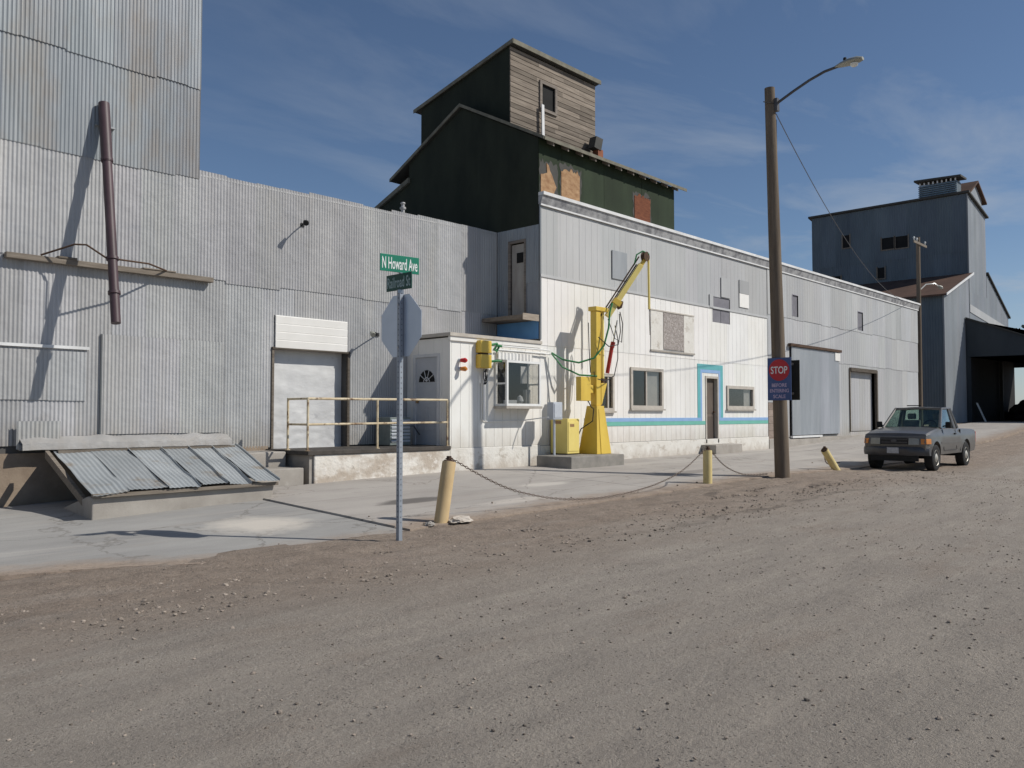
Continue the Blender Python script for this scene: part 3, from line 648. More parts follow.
sheets(b, 'x', XO, .0, .82, 3.30, -.004, 'groove', holes=[BW], width=1.35, tj=.02, yj=.0, zj=0)
b.build('front_wall', m['white'], of)
b = MB(); SD = (.36, 1.22, .86, 2.92)
sheets(b, 'y', .0, YL-.012, .86, 3.27, XO, 'groove', holes=[SD], width=2, tj=.02, yj=0, zj=0)
b.build('side_wall', m['white'], of)
b = MB()
for (a, c, p, q) in cut(XO+.02, -.02, .3, 3.28, [BW]): b.box(a, c, .03, .10, p, q)
for (a, c, p, q) in cut(.10, YL, .3, 3.28, [SD]): b.box(XO+.03, XO+.10, a, c, p, q)
b.box(XO+.1, -.03, 1.40, YL-.015, .3, 3.28); b.box(XO+.1, -.03, .1, 1.4, .80, .85)
b.build('wall_core', m['interior'], of)
b = MB(); b.box(XO-.07, .0, -.08, YL-.065, 3.30, 3.375, 1); b.build('roof', m['frame_beige'], of)
b = MB(); b.box(XO-.04, -.003, -.05, .02, 3.20, 3.30); b.box(XO-.02, XO-.006, -.02, .05, .83, 3.2); b.build('trim', m['white'], of)
b = MB(); b.box(XO-.003, -.004, -.015, .09, -.1, .815); b.build('foundation', m['concrete_painted'], of, bevel=.015)
dr = MB(); dr.box(XO+.012, XO+.05, .42, 1.16, .875, 2.86)
dr = dr.build('door', m['door_grey'], of)
b = MB(); b.box(XO-.02, XO+.03, .34, .42, .87, 2.93); b.box(XO-.02, XO+.03, 1.16, 1.24, .87, 2.93); b.box(XO-.02, XO+.03, .42, 1.16, 2.862, 2.93); b.build('frame', m['door_white'], dr)
b = MB()
pts = [(.79+.27*math.cos(math.pi*k/12), 2.30+.27*math.sin(math.pi*k/12)) for k in range(13)]
b.prism(pts, 'x', XO+.004, XO+.010); b.build('fanlight', m['dark'], dr)
b = MB()
for k in range(1, 5):
    a = math.pi*k/5; b.tube([(XO+.002, .79, 2.31), (XO+.002, .79+.27*math.cos(a), 2.30+.27*math.sin(a))], .010, 4)
b.tube([(XO+.002, .79+.10*math.cos(math.pi*k/8), 2.30+.10*math.sin(math.pi*k/8)) for k in range(9)], .010, 4)
b.build('fanlight_bars', m['door_white'], dr)
b = MB(); b.lathe([(.02, 0), (.032, -.03), (.03, -.06), (.005, -.065)], 'x', (XO+.01, 1.08, 1.85), 10); b.build('handle', m['brass'], dr, smooth=True)
b = MB()
for (ya, yb, za, zb) in ((.50, .76, 1.2, 1.75), (.82, 1.08, 1.2, 1.75)):
    b.box(XO+.004, XO+.013, ya, yb, za, za+.03); b.box(XO+.004, XO+.013, ya, yb, zb-.03, zb); b.box(XO+.004, XO+.013, ya, ya+.03, za+.03, zb-.03); b.box(XO+.004, XO+.013, yb-.03, yb, za+.03, zb-.03)
b.build('panel_moulding', m['door_grey'], dr)
b = MB(); b.tube([(-2.0, -.05, 2.55), (-2.0, -.05, 1.42)], .032, 8); tag(b.build('standpipe', m['plastic_white'], smooth=True), 'white vertical pipe under the yellow control boxes', 'pipe')
# bay window
bx0, bx1, bz0, bz1 = BW; by = -.40
b = MB(); fw = .055
b.box(bx0, bx1, by, by+.05, bz0, bz0+fw); b.box(bx0, bx1, by, by+.05, bz1-fw, bz1); b.box(bx0, bx0+fw, by, by+.05, bz0+fw, bz1-fw); b.box(bx1-fw, bx1, by, by+.05, bz0+fw, bz1-fw)
for xx in (bx0, bx1-.05):
    b.box(xx, xx+.05, by+.05, -.005, bz0, bz0+.05); b.box(xx, xx+.05, by+.05, -.005, bz1-.05, bz1); b.box(xx, xx+.05, -.05, -.005, bz0+.05, bz1-.05); b.box(xx+.003, xx+.047, by+.05, -.05, 2.26, 2.30)
bw = b.build('bay_window', m['plastic_white'], of)
b = MB(); b.box(bx0+fw, bx1-fw, by+.018, by+.024, bz0+fw, bz1-fw); b.box(bx0+.02, bx0+.026, by+.05, -.05, bz0+.05, bz1-.05); b.box(bx1-.026, bx1-.02, by+.05, -.05, bz0+.05, bz1-.05); b.build('pane', m['glass'], bw)
b = MB(); b.box(bx0-.03, bx1+.03, by-.02, -.005, bz0-.06, bz0-.002, .8); b.build('sill', m['frame_beige'], bw)
b = MB(); sheets(b, 'x', bx0+.05, bx1+.05, 2.86, 3.02, -.07, 'corr', width=.6, tj=.03, pitch=.12, amp=.014); b.box(bx0+.05, bx1+.05, -.05, -.008, 2.86, 3.02); b.build('hood', m['white'], bw)
b = MB(); b.box(bx1-.30, bx1-.08, -.02, .0, bz0+.55, bz1-.1); b.box(bx1-.26, bx1-.1, -.15, -.05, bz0+.05, bz0+.40, .9)
b.build('blind', m['blind'], bw)
b = MB(); b.box(bx0+.2, bx0+.5, -.25, -.1, bz0+.055, bz0+.14); b.lathe([(.05, bz0+.055), (.09, bz0+.12), (.06, bz0+.22), (.01, bz0+.26)], 'z', (-.95, -.2, 0), 10); b.build('sill_clutter', m['box_grey'], bw)
# small signal lights on the office wall
for (z, mt, lab) in ((2.77, 'red_lens', 'red signal light on the office wall, above the amber one'), (2.58, 'amber_lens', 'amber signal light on the office wall, below the red one')):
    sl = thing('signal_light', (-2.74, 0, z), lab, 'signal light', 'signal lights beside the office door')
    b = MB(); b.lathe([(.045, -.005), (.045, -.05), (.03, -.06)], 'y', (-2.74, 0, z), 12); b.build('base', m['box_grey'], sl, smooth=True)
    b = MB(); b.tube([(-2.74, -.06, z), (-2.70, -.16, z-.005), (-2.69, -.20, z-.01)], [.042, .058, .03], 12); b.build('lens', m[mt], sl, smooth=True)
# yellow control boxes on office wall
cb = thing('control_box', (-2.04, 0, 2.9), 'pair of yellow control boxes high on the office wall', 'control box')
b = MB(); b.box(-2.23, -1.87, -.17, -.006, 2.97, 3.25); b.build('upper_box', m['yellow'], cb, bevel=.012)
b = MB(); b.box(-2.23, -1.87, -.17, -.006, 2.62, 2.93); b.build('lower_box', m['yellow'], cb, bevel=.012)
b = MB(); b.box(-2.16, -1.95, -.14, -.01, 2.931, 2.969); b.build('coupling', m['rust'], cb)
b = MB()
for k in range(3):
    b.tube([(-2.1+.05*k, -.15, 2.6), (-2.13+.06*k, -.16, 2.4), (-2.05-.03*k, -.15, 2.25), (-1.95, -.1, 2.32), (-1.95-.04*k, -.06, 2.5), (-1.98, -.1, 2.6)], .010, 5)
b.build('cable', m['wire'], cb)
b = MB()
b.tube([(-1.87, -.12, 3.16), (-1.70, -.17, 3.20), (-1.62, -.15, 3.12), (-1.68, -.14, 3.02), (-1.78, -.16, 3.06), (-1.72, -.2, 3.16), (-1.58, -.2, 3.14)], .028, 7)
tag(b.build('hose', m['hose_green'], smooth=True), 'green hose coil beside the upper yellow control box', 'hose'); b = MB(); b.tube([(-1.87, -.12, 2.78), (-1.7, -.2, 2.80), (-1.58, -.24, 2.79)], .028, 7)
tag(b.build('hose', m['hose_green'], smooth=True), 'short green hose stub out of the lower yellow control box', 'hose')
for z, lab in ((3.16, 'upper of two thin white pipes along the top of the office wall'), (3.07, 'lower of two thin white pipes, just above the bay window')):
    b = MB(); b.tube([(-1.6, -.085, z), (-.02, -.085, z), (.28, -.085, z-.01)], .020, 7); tag(b.build('conduit_pipe', m['plastic_white'], smooth=True), lab, 'pipe', 'white pipes along the office wall')
b = MB(); b.tube([(-2.06, -.012-.02, 2.30), (-2.06, -.032, 1.45), (-1.9, -.032, 1.40), (-.65, -.032, 1.42), (-.62, -.3, 1.45), (-.5, -.7, 1.5)], .014, 6)
tag(b.build('conduit', m['plastic_white'], smooth=True), 'white conduit below the bay window leading to the grey box', 'conduit')
# ------------------------------------------------------------------ white warehouse
ww = thing('white_warehouse', (14, 0, .4), 'long two storey warehouse, white boards below and grey sheets above', 'warehouse')
W1 = (3.85, 5.46, 1.75, 2.88); WS = (2.30, 3.02, 1.68, 2.65); W3 = (9.30, 11.15, 1.77, 2.50); DR = (7.93, 8.75, .66, 2.79); OSB = (4.87, 7.21, 3.45, 4.60)
VENT = (8.42, 9.56, 4.55, 5.38); D4 = (19.76, 22.75, .84, 3.48); V1_ = (14.28, 14.79, 5.24, 6.05); V2_ = (20.73, 21.32, 5.2, 6.0); SLD = (14.0, 18.5, .76, 4.18)
holes = [W1, WS, W3, DR, VENT]
b = MB(); sheets(b, 'x', 0, 12.25, .80, 3.30, -.004, 'groove', holes=holes, width=1.22, tj=.02, yj=.003, zj=0); sheets(b, 'x', 0, 12.25, 3.28, 5.02, -.012, 'groove', holes=holes, width=1.22, tj=.03, yj=.003, zj=.006)
b.build('lower_wall', m['white'], ww)
b = MB(); sheets(b, 'x', 0, 12.25, 5.04, 6.80, -.016, 'rib', holes=holes, pitch=.26, amp=.005, width=.78, tj=.07, yj=.004, zj=.01)
b.build('upper_wall', m['grey_siding'], ww)
b = MB(); b.box(0, 12.25, -.040, -.018, 4.985, 5.05, 1.1); b.build('trim_band', m['grey_siding'], ww)
gh = [V1_, V2_, D4, SLD, (12.26, 12.96, .5, 2.0)]
b = MB(); sheets(b, 'x', 12.25, 28.6, .70, 3.72, -.006, 'rib', holes=gh, width=.75, tj=.10, yj=.006, zj=0, pitch=.22, amp=.006); sheets(b, 'x', 12.25, 28.6, 3.68, 5.16, -.020, 'rib', holes=gh, width=.75, tj=.10, yj=.006, zj=.02, pitch=.22, amp=.006); sheets(b, 'x', 12.25, 28.6, 5.12, 6.80, -.034, 'rib', holes=gh, width=.75, tj=.10, yj=.006, zj=.02, pitch=.22, amp=.006)
b.build('grey_wall', m['grey_siding'], ww)
b = MB()
for (a, c, p, q) in cut(.02, 28.6, .3, 7.0, holes+[V1_, V2_, D4]): b.box(a, c, .03, .16, p, q)
b.box(28.45, 28.59, .16, 12, .5, 7.0); b.box(.02, .15, YL+.01, 12, .3, 6.9); b.box(.15, 28.45, 6, 6.1, .3, 7)
b.build('wall_core', m['interior'], ww)
# left side wall
b = MB(); SDR = (.49, 1.0, 4.08, 5.95)
for z0_, z1_, o_ in ((3.42, 4.9, .0), (4.86, 6.30, -.012)): sheets(b, 'y', .012, YL-.025, z0_, z1_, o_, holes=[SDR], tj=.04)
b.box(-.012, .03, -.03, .012, 3.42, 7.015, .85); b.build('side_wall', m['galv_tower'], ww)
b = MB(); b.box(.03, .075, .52, .97, 4.09, 5.9); dr = b.build('side_door', m['door_side'], ww)
b = MB(); b.box(-.03, .03, .45, .51, 4.08, 6.0); b.box(-.03, .03, .99, 1.06, 4.08, 6.0); b.box(-.03, .03, .51, .99, 5.93, 6.0); b.build('frame', m['wood_grey'], dr)
b = MB(); b.box(.02, .032, .58, .80, 5.42, 5.68); b.build('pane', m['dark'], dr)
b = MB(); b.box(-.60, -.002, .03, YL-.05, 3.90, 4.00); b.box(-.62, -.003, .0, .028, 3.87, 4.03, 1.7); b.build('door_landing', m['timber'], ww)
b = MB(); b.box(-.026, -.012, .03, YL-.03, 3.44, 3.89); b.build('blue_panel', m['blue_board'], ww)
# roof and fascia
b = MB(); b.hexa([(6.28, -.16, 7.02), (28.75, -.16, 7.04), (28.75, 12, 7.5), (6.28, 12, 7.5)], [(6.28, -.16, 7.10), (28.75, -.16, 7.12), (28.75, 12, 7.58), (6.28, 12, 7.58)]); b.box(-.03, 6.279, -.16, .02, 7.02, 7.10)
b.build('roof', m['fascia_white'], ww)
b = MB(); b.prism([(-.13, 7.02), (-.06, 6.80), (.02, 6.80), (.02, 7.02)], 'x', -.03, 28.7); b.build('fascia', m['fascia_grey'], ww)
b = MB(); b.box(-.03, 28.68, -.075, -.045, 6.765, 6.805); b.build('fascia_trim', m['fascia_white'], ww)
# foundation
b = MB(); b.box(.0, 12.26, -.03, .028, -.1, .79); b.build('foundation', m['concrete_painted'], ww, bevel=.015)
b = MB(); b.box(12.27, 28.6, -.05, .028, -.1, .70); b.box(12.9, 19.7, -.12, -.051, -.1, .66); b.build('foundation', m['concrete'], ww, bevel=.015)
def window(rect, name, frame, fr=.07, mull=None, blind=None, parent=ww, depth=.04, ytop=-.05):
    x0, x1, z0, z1 = rect; b = MB()
    b.box(x0-.02, x1+.02, ytop, .03, z0-.02, z0+fr); b.box(x0-.02, x1+.02, ytop, .03, z1-fr, z1+.02); b.box(x0-.02, x0+fr, ytop, .03, z0+fr, z1-fr); b.box(x1-fr, x1+.02, ytop, .03, z0+fr, z1-fr)
    if mull is not None: b.box(mull-.025, mull+.025, ytop+.02, .03, z0+fr, z1-fr)
    o = b.build(name, frame, parent)
    b = MB(); b.box(x0+fr, x1-fr, .002, .008, z0+fr, z1-fr); b.build('pane', m['glass'], o)
    b = MB(); b.box(x0-.06, x1+.06, ytop-.04, -.03, z0-.07, z0-.022, .9); b.build('sill', frame, o)
    if blind: b = MB(); b.box(blind[0], blind[1], .06, .07, z0+fr, z1-fr); b.build('blind', m['blind'], o)
    return o
window(W1, 'window', m['frame_beige'], .07, 4.62, (4.65, 5.4))
window(WS, 'window', m['frame_beige'], .06, 2.78)
window(W3, 'window', m['frame_beige'], .08, None, (10.6, 11.07))
# door, surround, stripes
b = MB(); b.box(8.0, 8.68, .10, .14, .66, 2.72); dr = b.build('door', m['door_brown'], ww)
b = MB(); b.box(7.93, 8.0, -.03, .15, .66, 2.79); b.box(8.68, 8.75, -.03, .15, .66, 2.79); b.box(8.0, 8.68, -.03, .15, 2.72, 2.79); b.build('frame', m['frame_beige'], dr)
b = MB(); b.lathe([(.02, .10), (.035, .07), (.03, .04), (.005, .035)], 'y', (8.60, 0, 1.65), 10); b.build('handle', m['rust'], dr, smooth=True)
b = MB(); b.box(8.05, 8.63, .092, .0985, .72, 1.5, .7); b.box(8.05, 8.63, .092, .0985, 1.6, 2.66, .8); b.build('door_panel', m['door_brown'], dr)
def band(name, mat, off, w, zlo, zhi, skip=True):
    b = MB(); y = -.0175-.004*0
    b.box(1.75, 7.50+off-.0, -.018, -.006, zlo, zhi); b.box(9.0-off, 12.24, -.018, -.006, zlo, zhi)
    return b.build(name, mat, ww)
b = MB(); b.box(1.75, 7.49, -.018, -.0062, 1.365, 1.465); b.box(9.02, 12.24, -.018, -.0062, 1.365, 1.465)
for (o_, w_) in ((.17, .10),):
    b.box(7.46+o_, 7.46+o_+w_, -.018, -.0062, 1.465, 3.16-o_); b.box(9.05-o_-w_, 9.05-o_, -.018, -.0062, 1.465, 3.16-o_); b.box(7.46+o_+w_, 9.05-o_-w_, -.018, -.0062, 3.16-o_-w_, 3.16-o_)
b.box(7.49, 7.73, -.018, -.0062, 1.365, 1.465); b.box(8.78, 9.02, -.018, -.0062, 1.365, 1.465)
b.build('blue_stripe', m['lilac'], ww)
b = MB(); b.box(1.75, 7.92, -.018, -.0062, 1.25, 1.362); b.box(8.76, 12.24, -.018, -.0062, 1.25, 1.362); b.build('green_stripe', m['palegreen'], ww)
b = MB(); b.box(7.46, 7.628, -.018, -.0062, 1.467, 3.16); b.box(8.882, 9.05, -.018, -.0062, 1.467, 3.16); b.box(7.628, 8.882, -.018, -.0062, 2.992, 3.16); b.build('teal_surround', m['teal'], ww)
b = MB(); b.box(7.62, 9.3, -.55, -.032, .1, .62); b.build('doorstep', m['concrete'], ww, bevel=.015)
# boarded panels
b = MB(); b.box(5.50, 6.64, -.045, -.014, 3.50, 4.58); b.build('board_panel', m['osb'], ww)
for x_, e_ in ((4.85, 5.49), (6.65, 7.23)): b = MB(); b.box(x_, e_, -.036, -.014, 3.46, 4.60); b.build('panel_side', m['concrete_painted'], ww)
b = MB(); b.box(4.83, 7.25, -.05, -.015, 4.602, 4.64); b.box(4.83, 7.25, -.06, -.015, 3.41, 3.458, .8); b.build('panel_frame', m['frame_beige'], ww)
b = MB(); b.box(VENT[0], VENT[1], .0, .025, VENT[2], VENT[3])
b.box(VENT[0], VENT[1], -.012, -.001, VENT[2]+.40, VENT[2]+.425, .85); b.box(VENT[0]+.55, VENT[0]+.565, -.010, -.001, VENT[2], VENT[2]+.40, .85)
b.build('vent_panel', m['vent_purple'], ww)
for (rc, mt, nm, ti) in (((8.95, 9.54, 5.41, 6.05), 'grey_siding', 'patch', 1.0), ((10.18, 10.84, 5.20, 5.66), 'white', 'patch', 1.05), ((10.18, 10.84, 5.67, 6.12), 'grey_siding', 'patch', .8), ((2.97, 3.66, 5.30, 6.08), 'blue_grey_siding', 'patch', .78), ((8.2, 8.42, 5.0, 5.42), 'grey_siding', 'patch', 1.0)):
    b = MB(); b.box(rc[0], rc[1], -.05, -.027, rc[2], rc[3], ti); b.build(nm, m[mt], ww)
for v in (V1_, V2_):
    b = MB(); b.box(v[0], v[1], .0, .02, v[2], v[3], .9); b.box(v[0]-.03, v[0]-.001, -.05, .02, v[2], v[3], 1.8); b.box(v[0], v[1], -.05, .02, v[3], v[3]+.03, 1.8)
    b.build('vent_panel', m['vent_purple'], ww)
b = MB()
for k in range(6): b.box(12.27, 12.95, -.02-.002*(k % 2), .02, .5+k*.25, .742+k*.25, random.uniform(.8, 1.2))
b.build('brown_boards', M('brown_boards', (.30, .24, .20), (.22, .17, .14), 5, (1, 1, 3), rough=.85), ww)
# sliding door
b = MB(); sheets(b, 'x', 14.05, 18.45, .80, 4.08, -.10, width=.8, tj=.10, yj=.01, zj=0, pitch=.11, amp=.012); b.box(14.06, 18.44, -.085, -.06, .8, 4.08)
sd = b.build('sliding_door', m['blue_grey_siding'], ww)
b = MB(); b.box(13.85, 18.6, -.17, -.052, 4.10, 4.20); b.build('door_track', m['rust'], sd)
b = MB(); b.box(18.0, 18.5, -.135, -.115, 3.75, 4.08); b.build('patch', m['white'], sd)
b = MB(); b.box(13.95, 16.6, -.15, -.053, .70, .775); b.build('bottom_board', m['fascia_white'], sd)
# inset door
b = MB(); sheets(b, 'x', 19.77, 22.74, .86, 3.42, .15, 'groove', width=.7, tj=.04, yj=.004, zj=0, pitch=.30)
idr = b.build('inset_door', m['grey_siding'], ww)
b = MB(); b.box(19.70, 19.76, -.06, .028, .84, 3.52, .8); b.box(22.75, 22.87, -.08, .25, .84, 3.52, .5); b.box(19.76, 22.75, -.10, .16, 3.40, 3.55, .5); b.build('frame', m['timber'], idr)  # right jamb and header tinted darker, shadow put into their colour
# ------------------------------------------------------------------ green elevator head house
eh = thing('elevator_headhouse', (3.1, 2.6, 6.3), 'dark green gabled elevator head house rising behind the white warehouse', 'elevator')
EX = 6.25
def roofz(y): return 8.50+(y+.1)*.524 if y < 2.84 else 10.04-(y-2.84)*.495
b = MB(); poly = [(.05, 6.2), (5.05, 6.2), (5.05, roofz(5.05)-.08), (2.84, 9.95), (.05, roofz(.05)-.09)]
b.prism(poly, 'x', -.004, .10); b.prism([(.05, 6.4)]+poly[1:], 'x', EX-.1, EX)
b.box(.10, EX-.1, 4.95, 5.05, 6.2, 8.7)
b.prism([(5.05, 6.2), (6.6, 6.2), (6.6, 7.8), (5.05, 8.4)], 'x', -.003, EX-.02)
b.build('gable_wall', m['green_tar'], eh)
b = MB()
for k in range(7):
    x = .004+k*.90; b.box(x, min(EX, x+.895), .030-.004*(k % 2), .045, 7.08, roofz(.05)-.10, random.uniform(.85, 1.15))
b.build('front_wall', m['green_front'], eh)
def ragged(x0, x1, z0, z1, y, seed):
    mb = MB(); n = 14; top = []; 
    left = []
    random.seed(seed)
    pts = [(x0+random.uniform(0, .03), z0)]
    for i in range(n+1): pts.append((x0+(x1-x0)*i/n, z1-random.uniform(0, .12)-(.0 if 2 < i < n-1 else .04)))
    pts.append((x1-random.uniform(0, .03), z0)); mb.prism(pts, 'y', y, y-.012); return mb
for (a, c, p, q, mt, sd_) in ((.86, 1.62, 7.10, 7.96, 'wood_tan', 1), (4.13, 4.94, 7.16, 7.93, 'wood_red', 3)):
    ragged(a, c, p, q, .024, sd_).build('exposed_boards', m[mt], eh)
b = MB(); b.prism([(.06, 7.1), (.52, 7.1), (.66, 7.35), (.55, 7.52), (.50, 7.62), (.42, 7.72), (.36, 7.86), (.28, 7.90), (.30, 7.66), (.16, 7.60), (.06, 7.58)], 'y', .024, .010); b.build('exposed_boards', m['wood_tan'], eh)
random.seed(33)
for (a, c, p, q) in ((.80, 1.70, 7.09, 8.06), (4.06, 5.0, 7.09, 8.02), (.02, .74, 7.09, 7.99)):
    pts = [(a, p)]+[(a+random.uniform(-.03, .05), p+(q-p)*k/9) for k in range(1, 9)]+[(a+(c-a)*k/12, q+random.uniform(-.13, .03)) for k in range(13)]+[(c+random.uniform(-.05, .03), q-(q-p)*k/9) for k in range(1, 9)]+[(c, p)]
    b = MB(); b.prism(pts, 'y', .0255, .0245 if a != .02 else .0245); b.build('torn_felt', m['roof_dark'], eh)
random.seed(21)
b = MB(); th = .07
b.hexa([(-.06, -.2, 8.448-th), (6.58, -.2, 8.448-th), (6.58, 2.84, 10.04-th), (-.06, 2.84, 10.04-th)], [(-.06, -.2, 8.448), (6.58, -.2, 8.448), (6.58, 2.84, 10.04), (-.06, 2.84, 10.04)])
b.hexa([(-.06, 2.841, 10.04-th), (6.58, 2.841, 10.04-th), (6.58, 5.85, 8.55-th), (-.06, 5.85, 8.55-th)], [(-.06, 2.841, 10.04), (6.58, 2.841, 10.04), (6.58, 5.85, 8.55), (-.06, 5.85, 8.55)])
rf = b.build('roof', m['roof_dark'], eh)
b = MB()
b.hexa([(-.09, -.21, 8.388), (-.062, -.21, 8.388), (-.062, 2.84, 9.97), (-.09, 2.84, 9.97)], [(-.09, -.21, 8.468), (-.062, -.21, 8.468), (-.062, 2.84, 10.06), (-.09, 2.84, 10.06)])
b.hexa([(-.09, 2.84, 9.97), (-.062, 2.84, 9.97), (-.062, 5.86, 8.47), (-.09, 5.86, 8.47)], [(-.09, 2.84, 10.06), (-.062, 2.84, 10.06), (-.062, 5.86, 8.56), (-.09, 5.86, 8.56)])
b.box(-.06, 6.58, -.225, -.202, 8.375, 8.46); b.hexa([(-.08, 5.0, 8.30), (-.01, 5.0, 8.30), (-.01, 6.75, 7.66), (-.08, 6.75, 7.66)], [(-.08, 5.0, 8.44), (-.01, 5.0, 8.44), (-.01, 6.75, 7.78), (-.08, 6.75, 7.78)])
b.build('bargeboard', m['roof_edge'], rf)
for k in range(11):
    x = .3+k*.58; b = MB(); b.hexa([(x, -.185, 8.30), (x+.05, -.185, 8.30), (x+.05, .022, 8.41), (x, .022, 8.41)], [(x, -.185, 8.38), (x+.05, -.185, 8.38), (x+.05, .022, 8.49), (x, .022, 8.49)]); b.build('rafter_tail', m['wood_grey'], rf)
# cupola
CX0, CX1, CY0, CY1 = .32, 3.97, 1.30, 4.90
zc = lambda y: 11.33-(y-1.3)*.225
b = MB(); b.hexa([(CX0, CY0+.03, 8.7), (CX1, CY0+.03, 8.7), (CX1, CY1, 8.7), (CX0, CY1, 8.7)], [(CX0, CY0+.03, zc(CY0)), (CX1, CY0+.03, zc(CY0)), (CX1, CY1, zc(CY1)), (CX0, CY1, zc(CY1))])
cu = b.build('cupola', m['green_tar'], eh)
b = MB(); CW = (1.55, 2.10, 9.98, 10.66)
z = 9.0
while z < 11.25:
    h = random.choice((.125, .135, .17)); x = CX0-.01
    while x < CX1:
        e = min(CX1+.01, x+random.uniform(.9, 2.4)); tn = random.uniform(.66, 1.25)
        tt = (tn*1.03, tn, tn*.95)
        for (a, c, p, q) in cut(x, e-.004, z, min(11.30, z+h-.006), [CW]): b.hexa([(a, CY0-.012, p), (c, CY0-.012, p), (c, CY0+.025, p), (a, CY0+.025, p)], [(a, CY0-.002, q), (c, CY0-.002, q), (c, CY0+.025, q), (a, CY0+.025, q)], tt)
        x = e
    z += h
b.build('weathered_boards', m['wood_grey'], cu)
b = MB(); b.box(CW[0], CW[1], CY0+.012, CY0+.028, CW[2], CW[3]); wn = b.build('cupola_opening', m['dark'], cu)
b = MB(); b.box(CW[0]-.09, CW[0], CY0-.05, CY0+.01, CW[2]-.08, CW[3]+.08); b.box(CW[1], CW[1]+.09, CY0-.05, CY0+.01, CW[2]-.08, CW[3]+.08); b.box(CW[0], CW[1], CY0-.05, CY0+.01, CW[3], CW[3]+.08); b.box(CW[0], CW[1], CY0-.06, CY0+.01, CW[2]-.08, CW[2]); b.build('opening_frame', m['wood_grey'], cu)
b = MB(); b.hexa([(CX0-.05, 1.18, 11.37), (CX1+.10, 1.18, 11.37), (CX1+.10, 5.15, 10.48), (CX0-.05, 5.15, 10.48)], [(CX0-.05, 1.18, 11.44), (CX1+.10, 1.18, 11.44), (CX1+.10, 5.15, 10.55), (CX0-.05, 5.15, 10.55)]); b.build('cupola_roof', m['roof_dark'], cu)
b = MB(); b.box(CX0-.07, CX1+.12, 1.15, 1.178, 11.34, 11.46); b.hexa([(CX0-.08, 1.15, 11.36), (CX0-.052, 1.15, 11.36), (CX0-.052, 5.17, 10.46), (CX0-.08, 5.17, 10.46)], [(CX0-.08, 1.15, 11.455), (CX0-.052, 1.15, 11.455), (CX0-.052, 5.17, 10.555), (CX0-.08, 5.17, 10.555)]); b.build('cupola_fascia', m['roof_edge'], cu)
b = MB(); b.hexa([(1.45, 1.17, 9.12), (1.55, 1.17, 9.12), (1.55, 1.20, 9.12), (1.45, 1.20, 9.12)], [(1.43, 1.17, 10.03), (1.53, 1.17, 10.03), (1.53, 1.20, 10.03), (1.43, 1.20, 10.03)])
tag(b.build('loose_board', m['fascia_white']), 'white board propped upright below the cupola opening', 'board')
rv = thing('roof_stack', (3.75, 1.05, 9.1), 'small dark metal box on rusty base beside the cupola', 'roof vent')
b = MB(); b.box(3.66, 3.90, .95, 1.15, 8.95, 9.28); b.build('base', m['brick'], rv); b = MB(); b.hexa([(3.46, .93, 9.28), (3.78, .93, 9.24), (3.78, 1.17, 9.24), (3.46, 1.17, 9.28)], [(3.56, .93, 9.62), (3.88, .93, 9.60), (3.88, 1.17, 9.60), (3.56, 1.17, 9.62)]); b.build('hood', m['roof_dark'], rv)
# ------------------------------------------------------------------ sampling crane
pd = MB(); pd.box(-.42, 1.68, -1.33, -.25, .0, .575)
tag(pd.build('concrete_pad', m['pad'], bevel=.02), 'low concrete block under the yellow crane', 'pad')
cr = thing('sampling_crane', (1.35, -.68, .575), 'yellow grain sampling crane with raised boom and flared pedestal', 'crane')
b = MB()
b.hexa([(1.06, -.95, .577), (1.66, -.95, .577), (1.66, -.36, .577), (1.06, -.36, .577)], [(1.16, -.87, 1.78), (1.46, -.87, 1.78), (1.46, -.55, 1.78), (1.16, -.55, 1.78)])
b.hexa([(1.22, -.965, .58), (1.27, -.965, .58), (1.27, -.952, .58), (1.22, -.952, .58)], [(1.22, -.885, 1.70), (1.25, -.885, 1.70), (1.25, -.872, 1.70), (1.22, -.872, 1.70)])
b.build('pedestal', m['yellow'], cr, bevel=.01)
b = MB(); b.box(1.23, 1.415, -.81, -.62, 1.781, 4.18); b.build('column', m['yellow'], cr, bevel=.012)
b = MB(); b.hexa([(1.431, -.81, 1.79), (1.47, -.81, 1.83), (1.47, -.62, 1.83), (1.431, -.62, 1.79)], [(1.431, -.81, 2.36), (1.68, -.81, 2.36), (1.68, -.62, 2.36), (1.431, -.62, 2.36)]); b.build('bracket', m['yellow'], cr, bevel=.008)
b = MB(); b.box(1.19, 1.70, -.84, -.58, 4.18, 4.29); b.build('top_cap', m['yellow'], cr, bevel=.012)
b = MB(); b.tube([(1.60, -.72, 2.36), (1.60, -.72, 4.18)], .048, 10); b.build('slew_post', m['yellow_pale'], cr, smooth=True)
b = MB(); b.box(1.53, 1.67, -.79, -.65, 2.365, 2.48); b.build('slew_bearing', m['rust'], cr)
T0 = Vector((1.68, -.80, 4.08)); T1 = Vector((2.58, -1.38, 5.66))
dv = (T1-T0).normalized(); sdv = dv.cross(Vector((0, 0, 1))).normalized(); up = sdv.cross(dv).normalized()
def boxalong(mb, a, c, w, h, off=0, soff=0):
    lo = []; hi = []
    for p, arr in ((a, lo), (c, hi)):
        p = p+up*off+sdv*soff
        arr += [p-sdv*w-up*h, p+sdv*w-up*h, p+sdv*w+up*h, p-sdv*w+up*h]
    mb.hexa(lo, hi)
b = MB(); boxalong(b, T0, T1-dv*.25, .055, .07, -.02); b.build('boom', m['yellow_pale'], cr, bevel=.006)
b = MB(); boxalong(b, T0+dv*.25, T1-dv*.02, .045, .045, -.03); b.build('boom_extension', m['yellow'], cr)
b = MB(); boxalong(b, T0-dv*.1, T1-dv*.1, .016, .016, .14); boxalong(b, T0+dv*.2, T1-dv*.3, .02, .012, .075, -.03); b.build('boom_rail', m['rust'], cr)
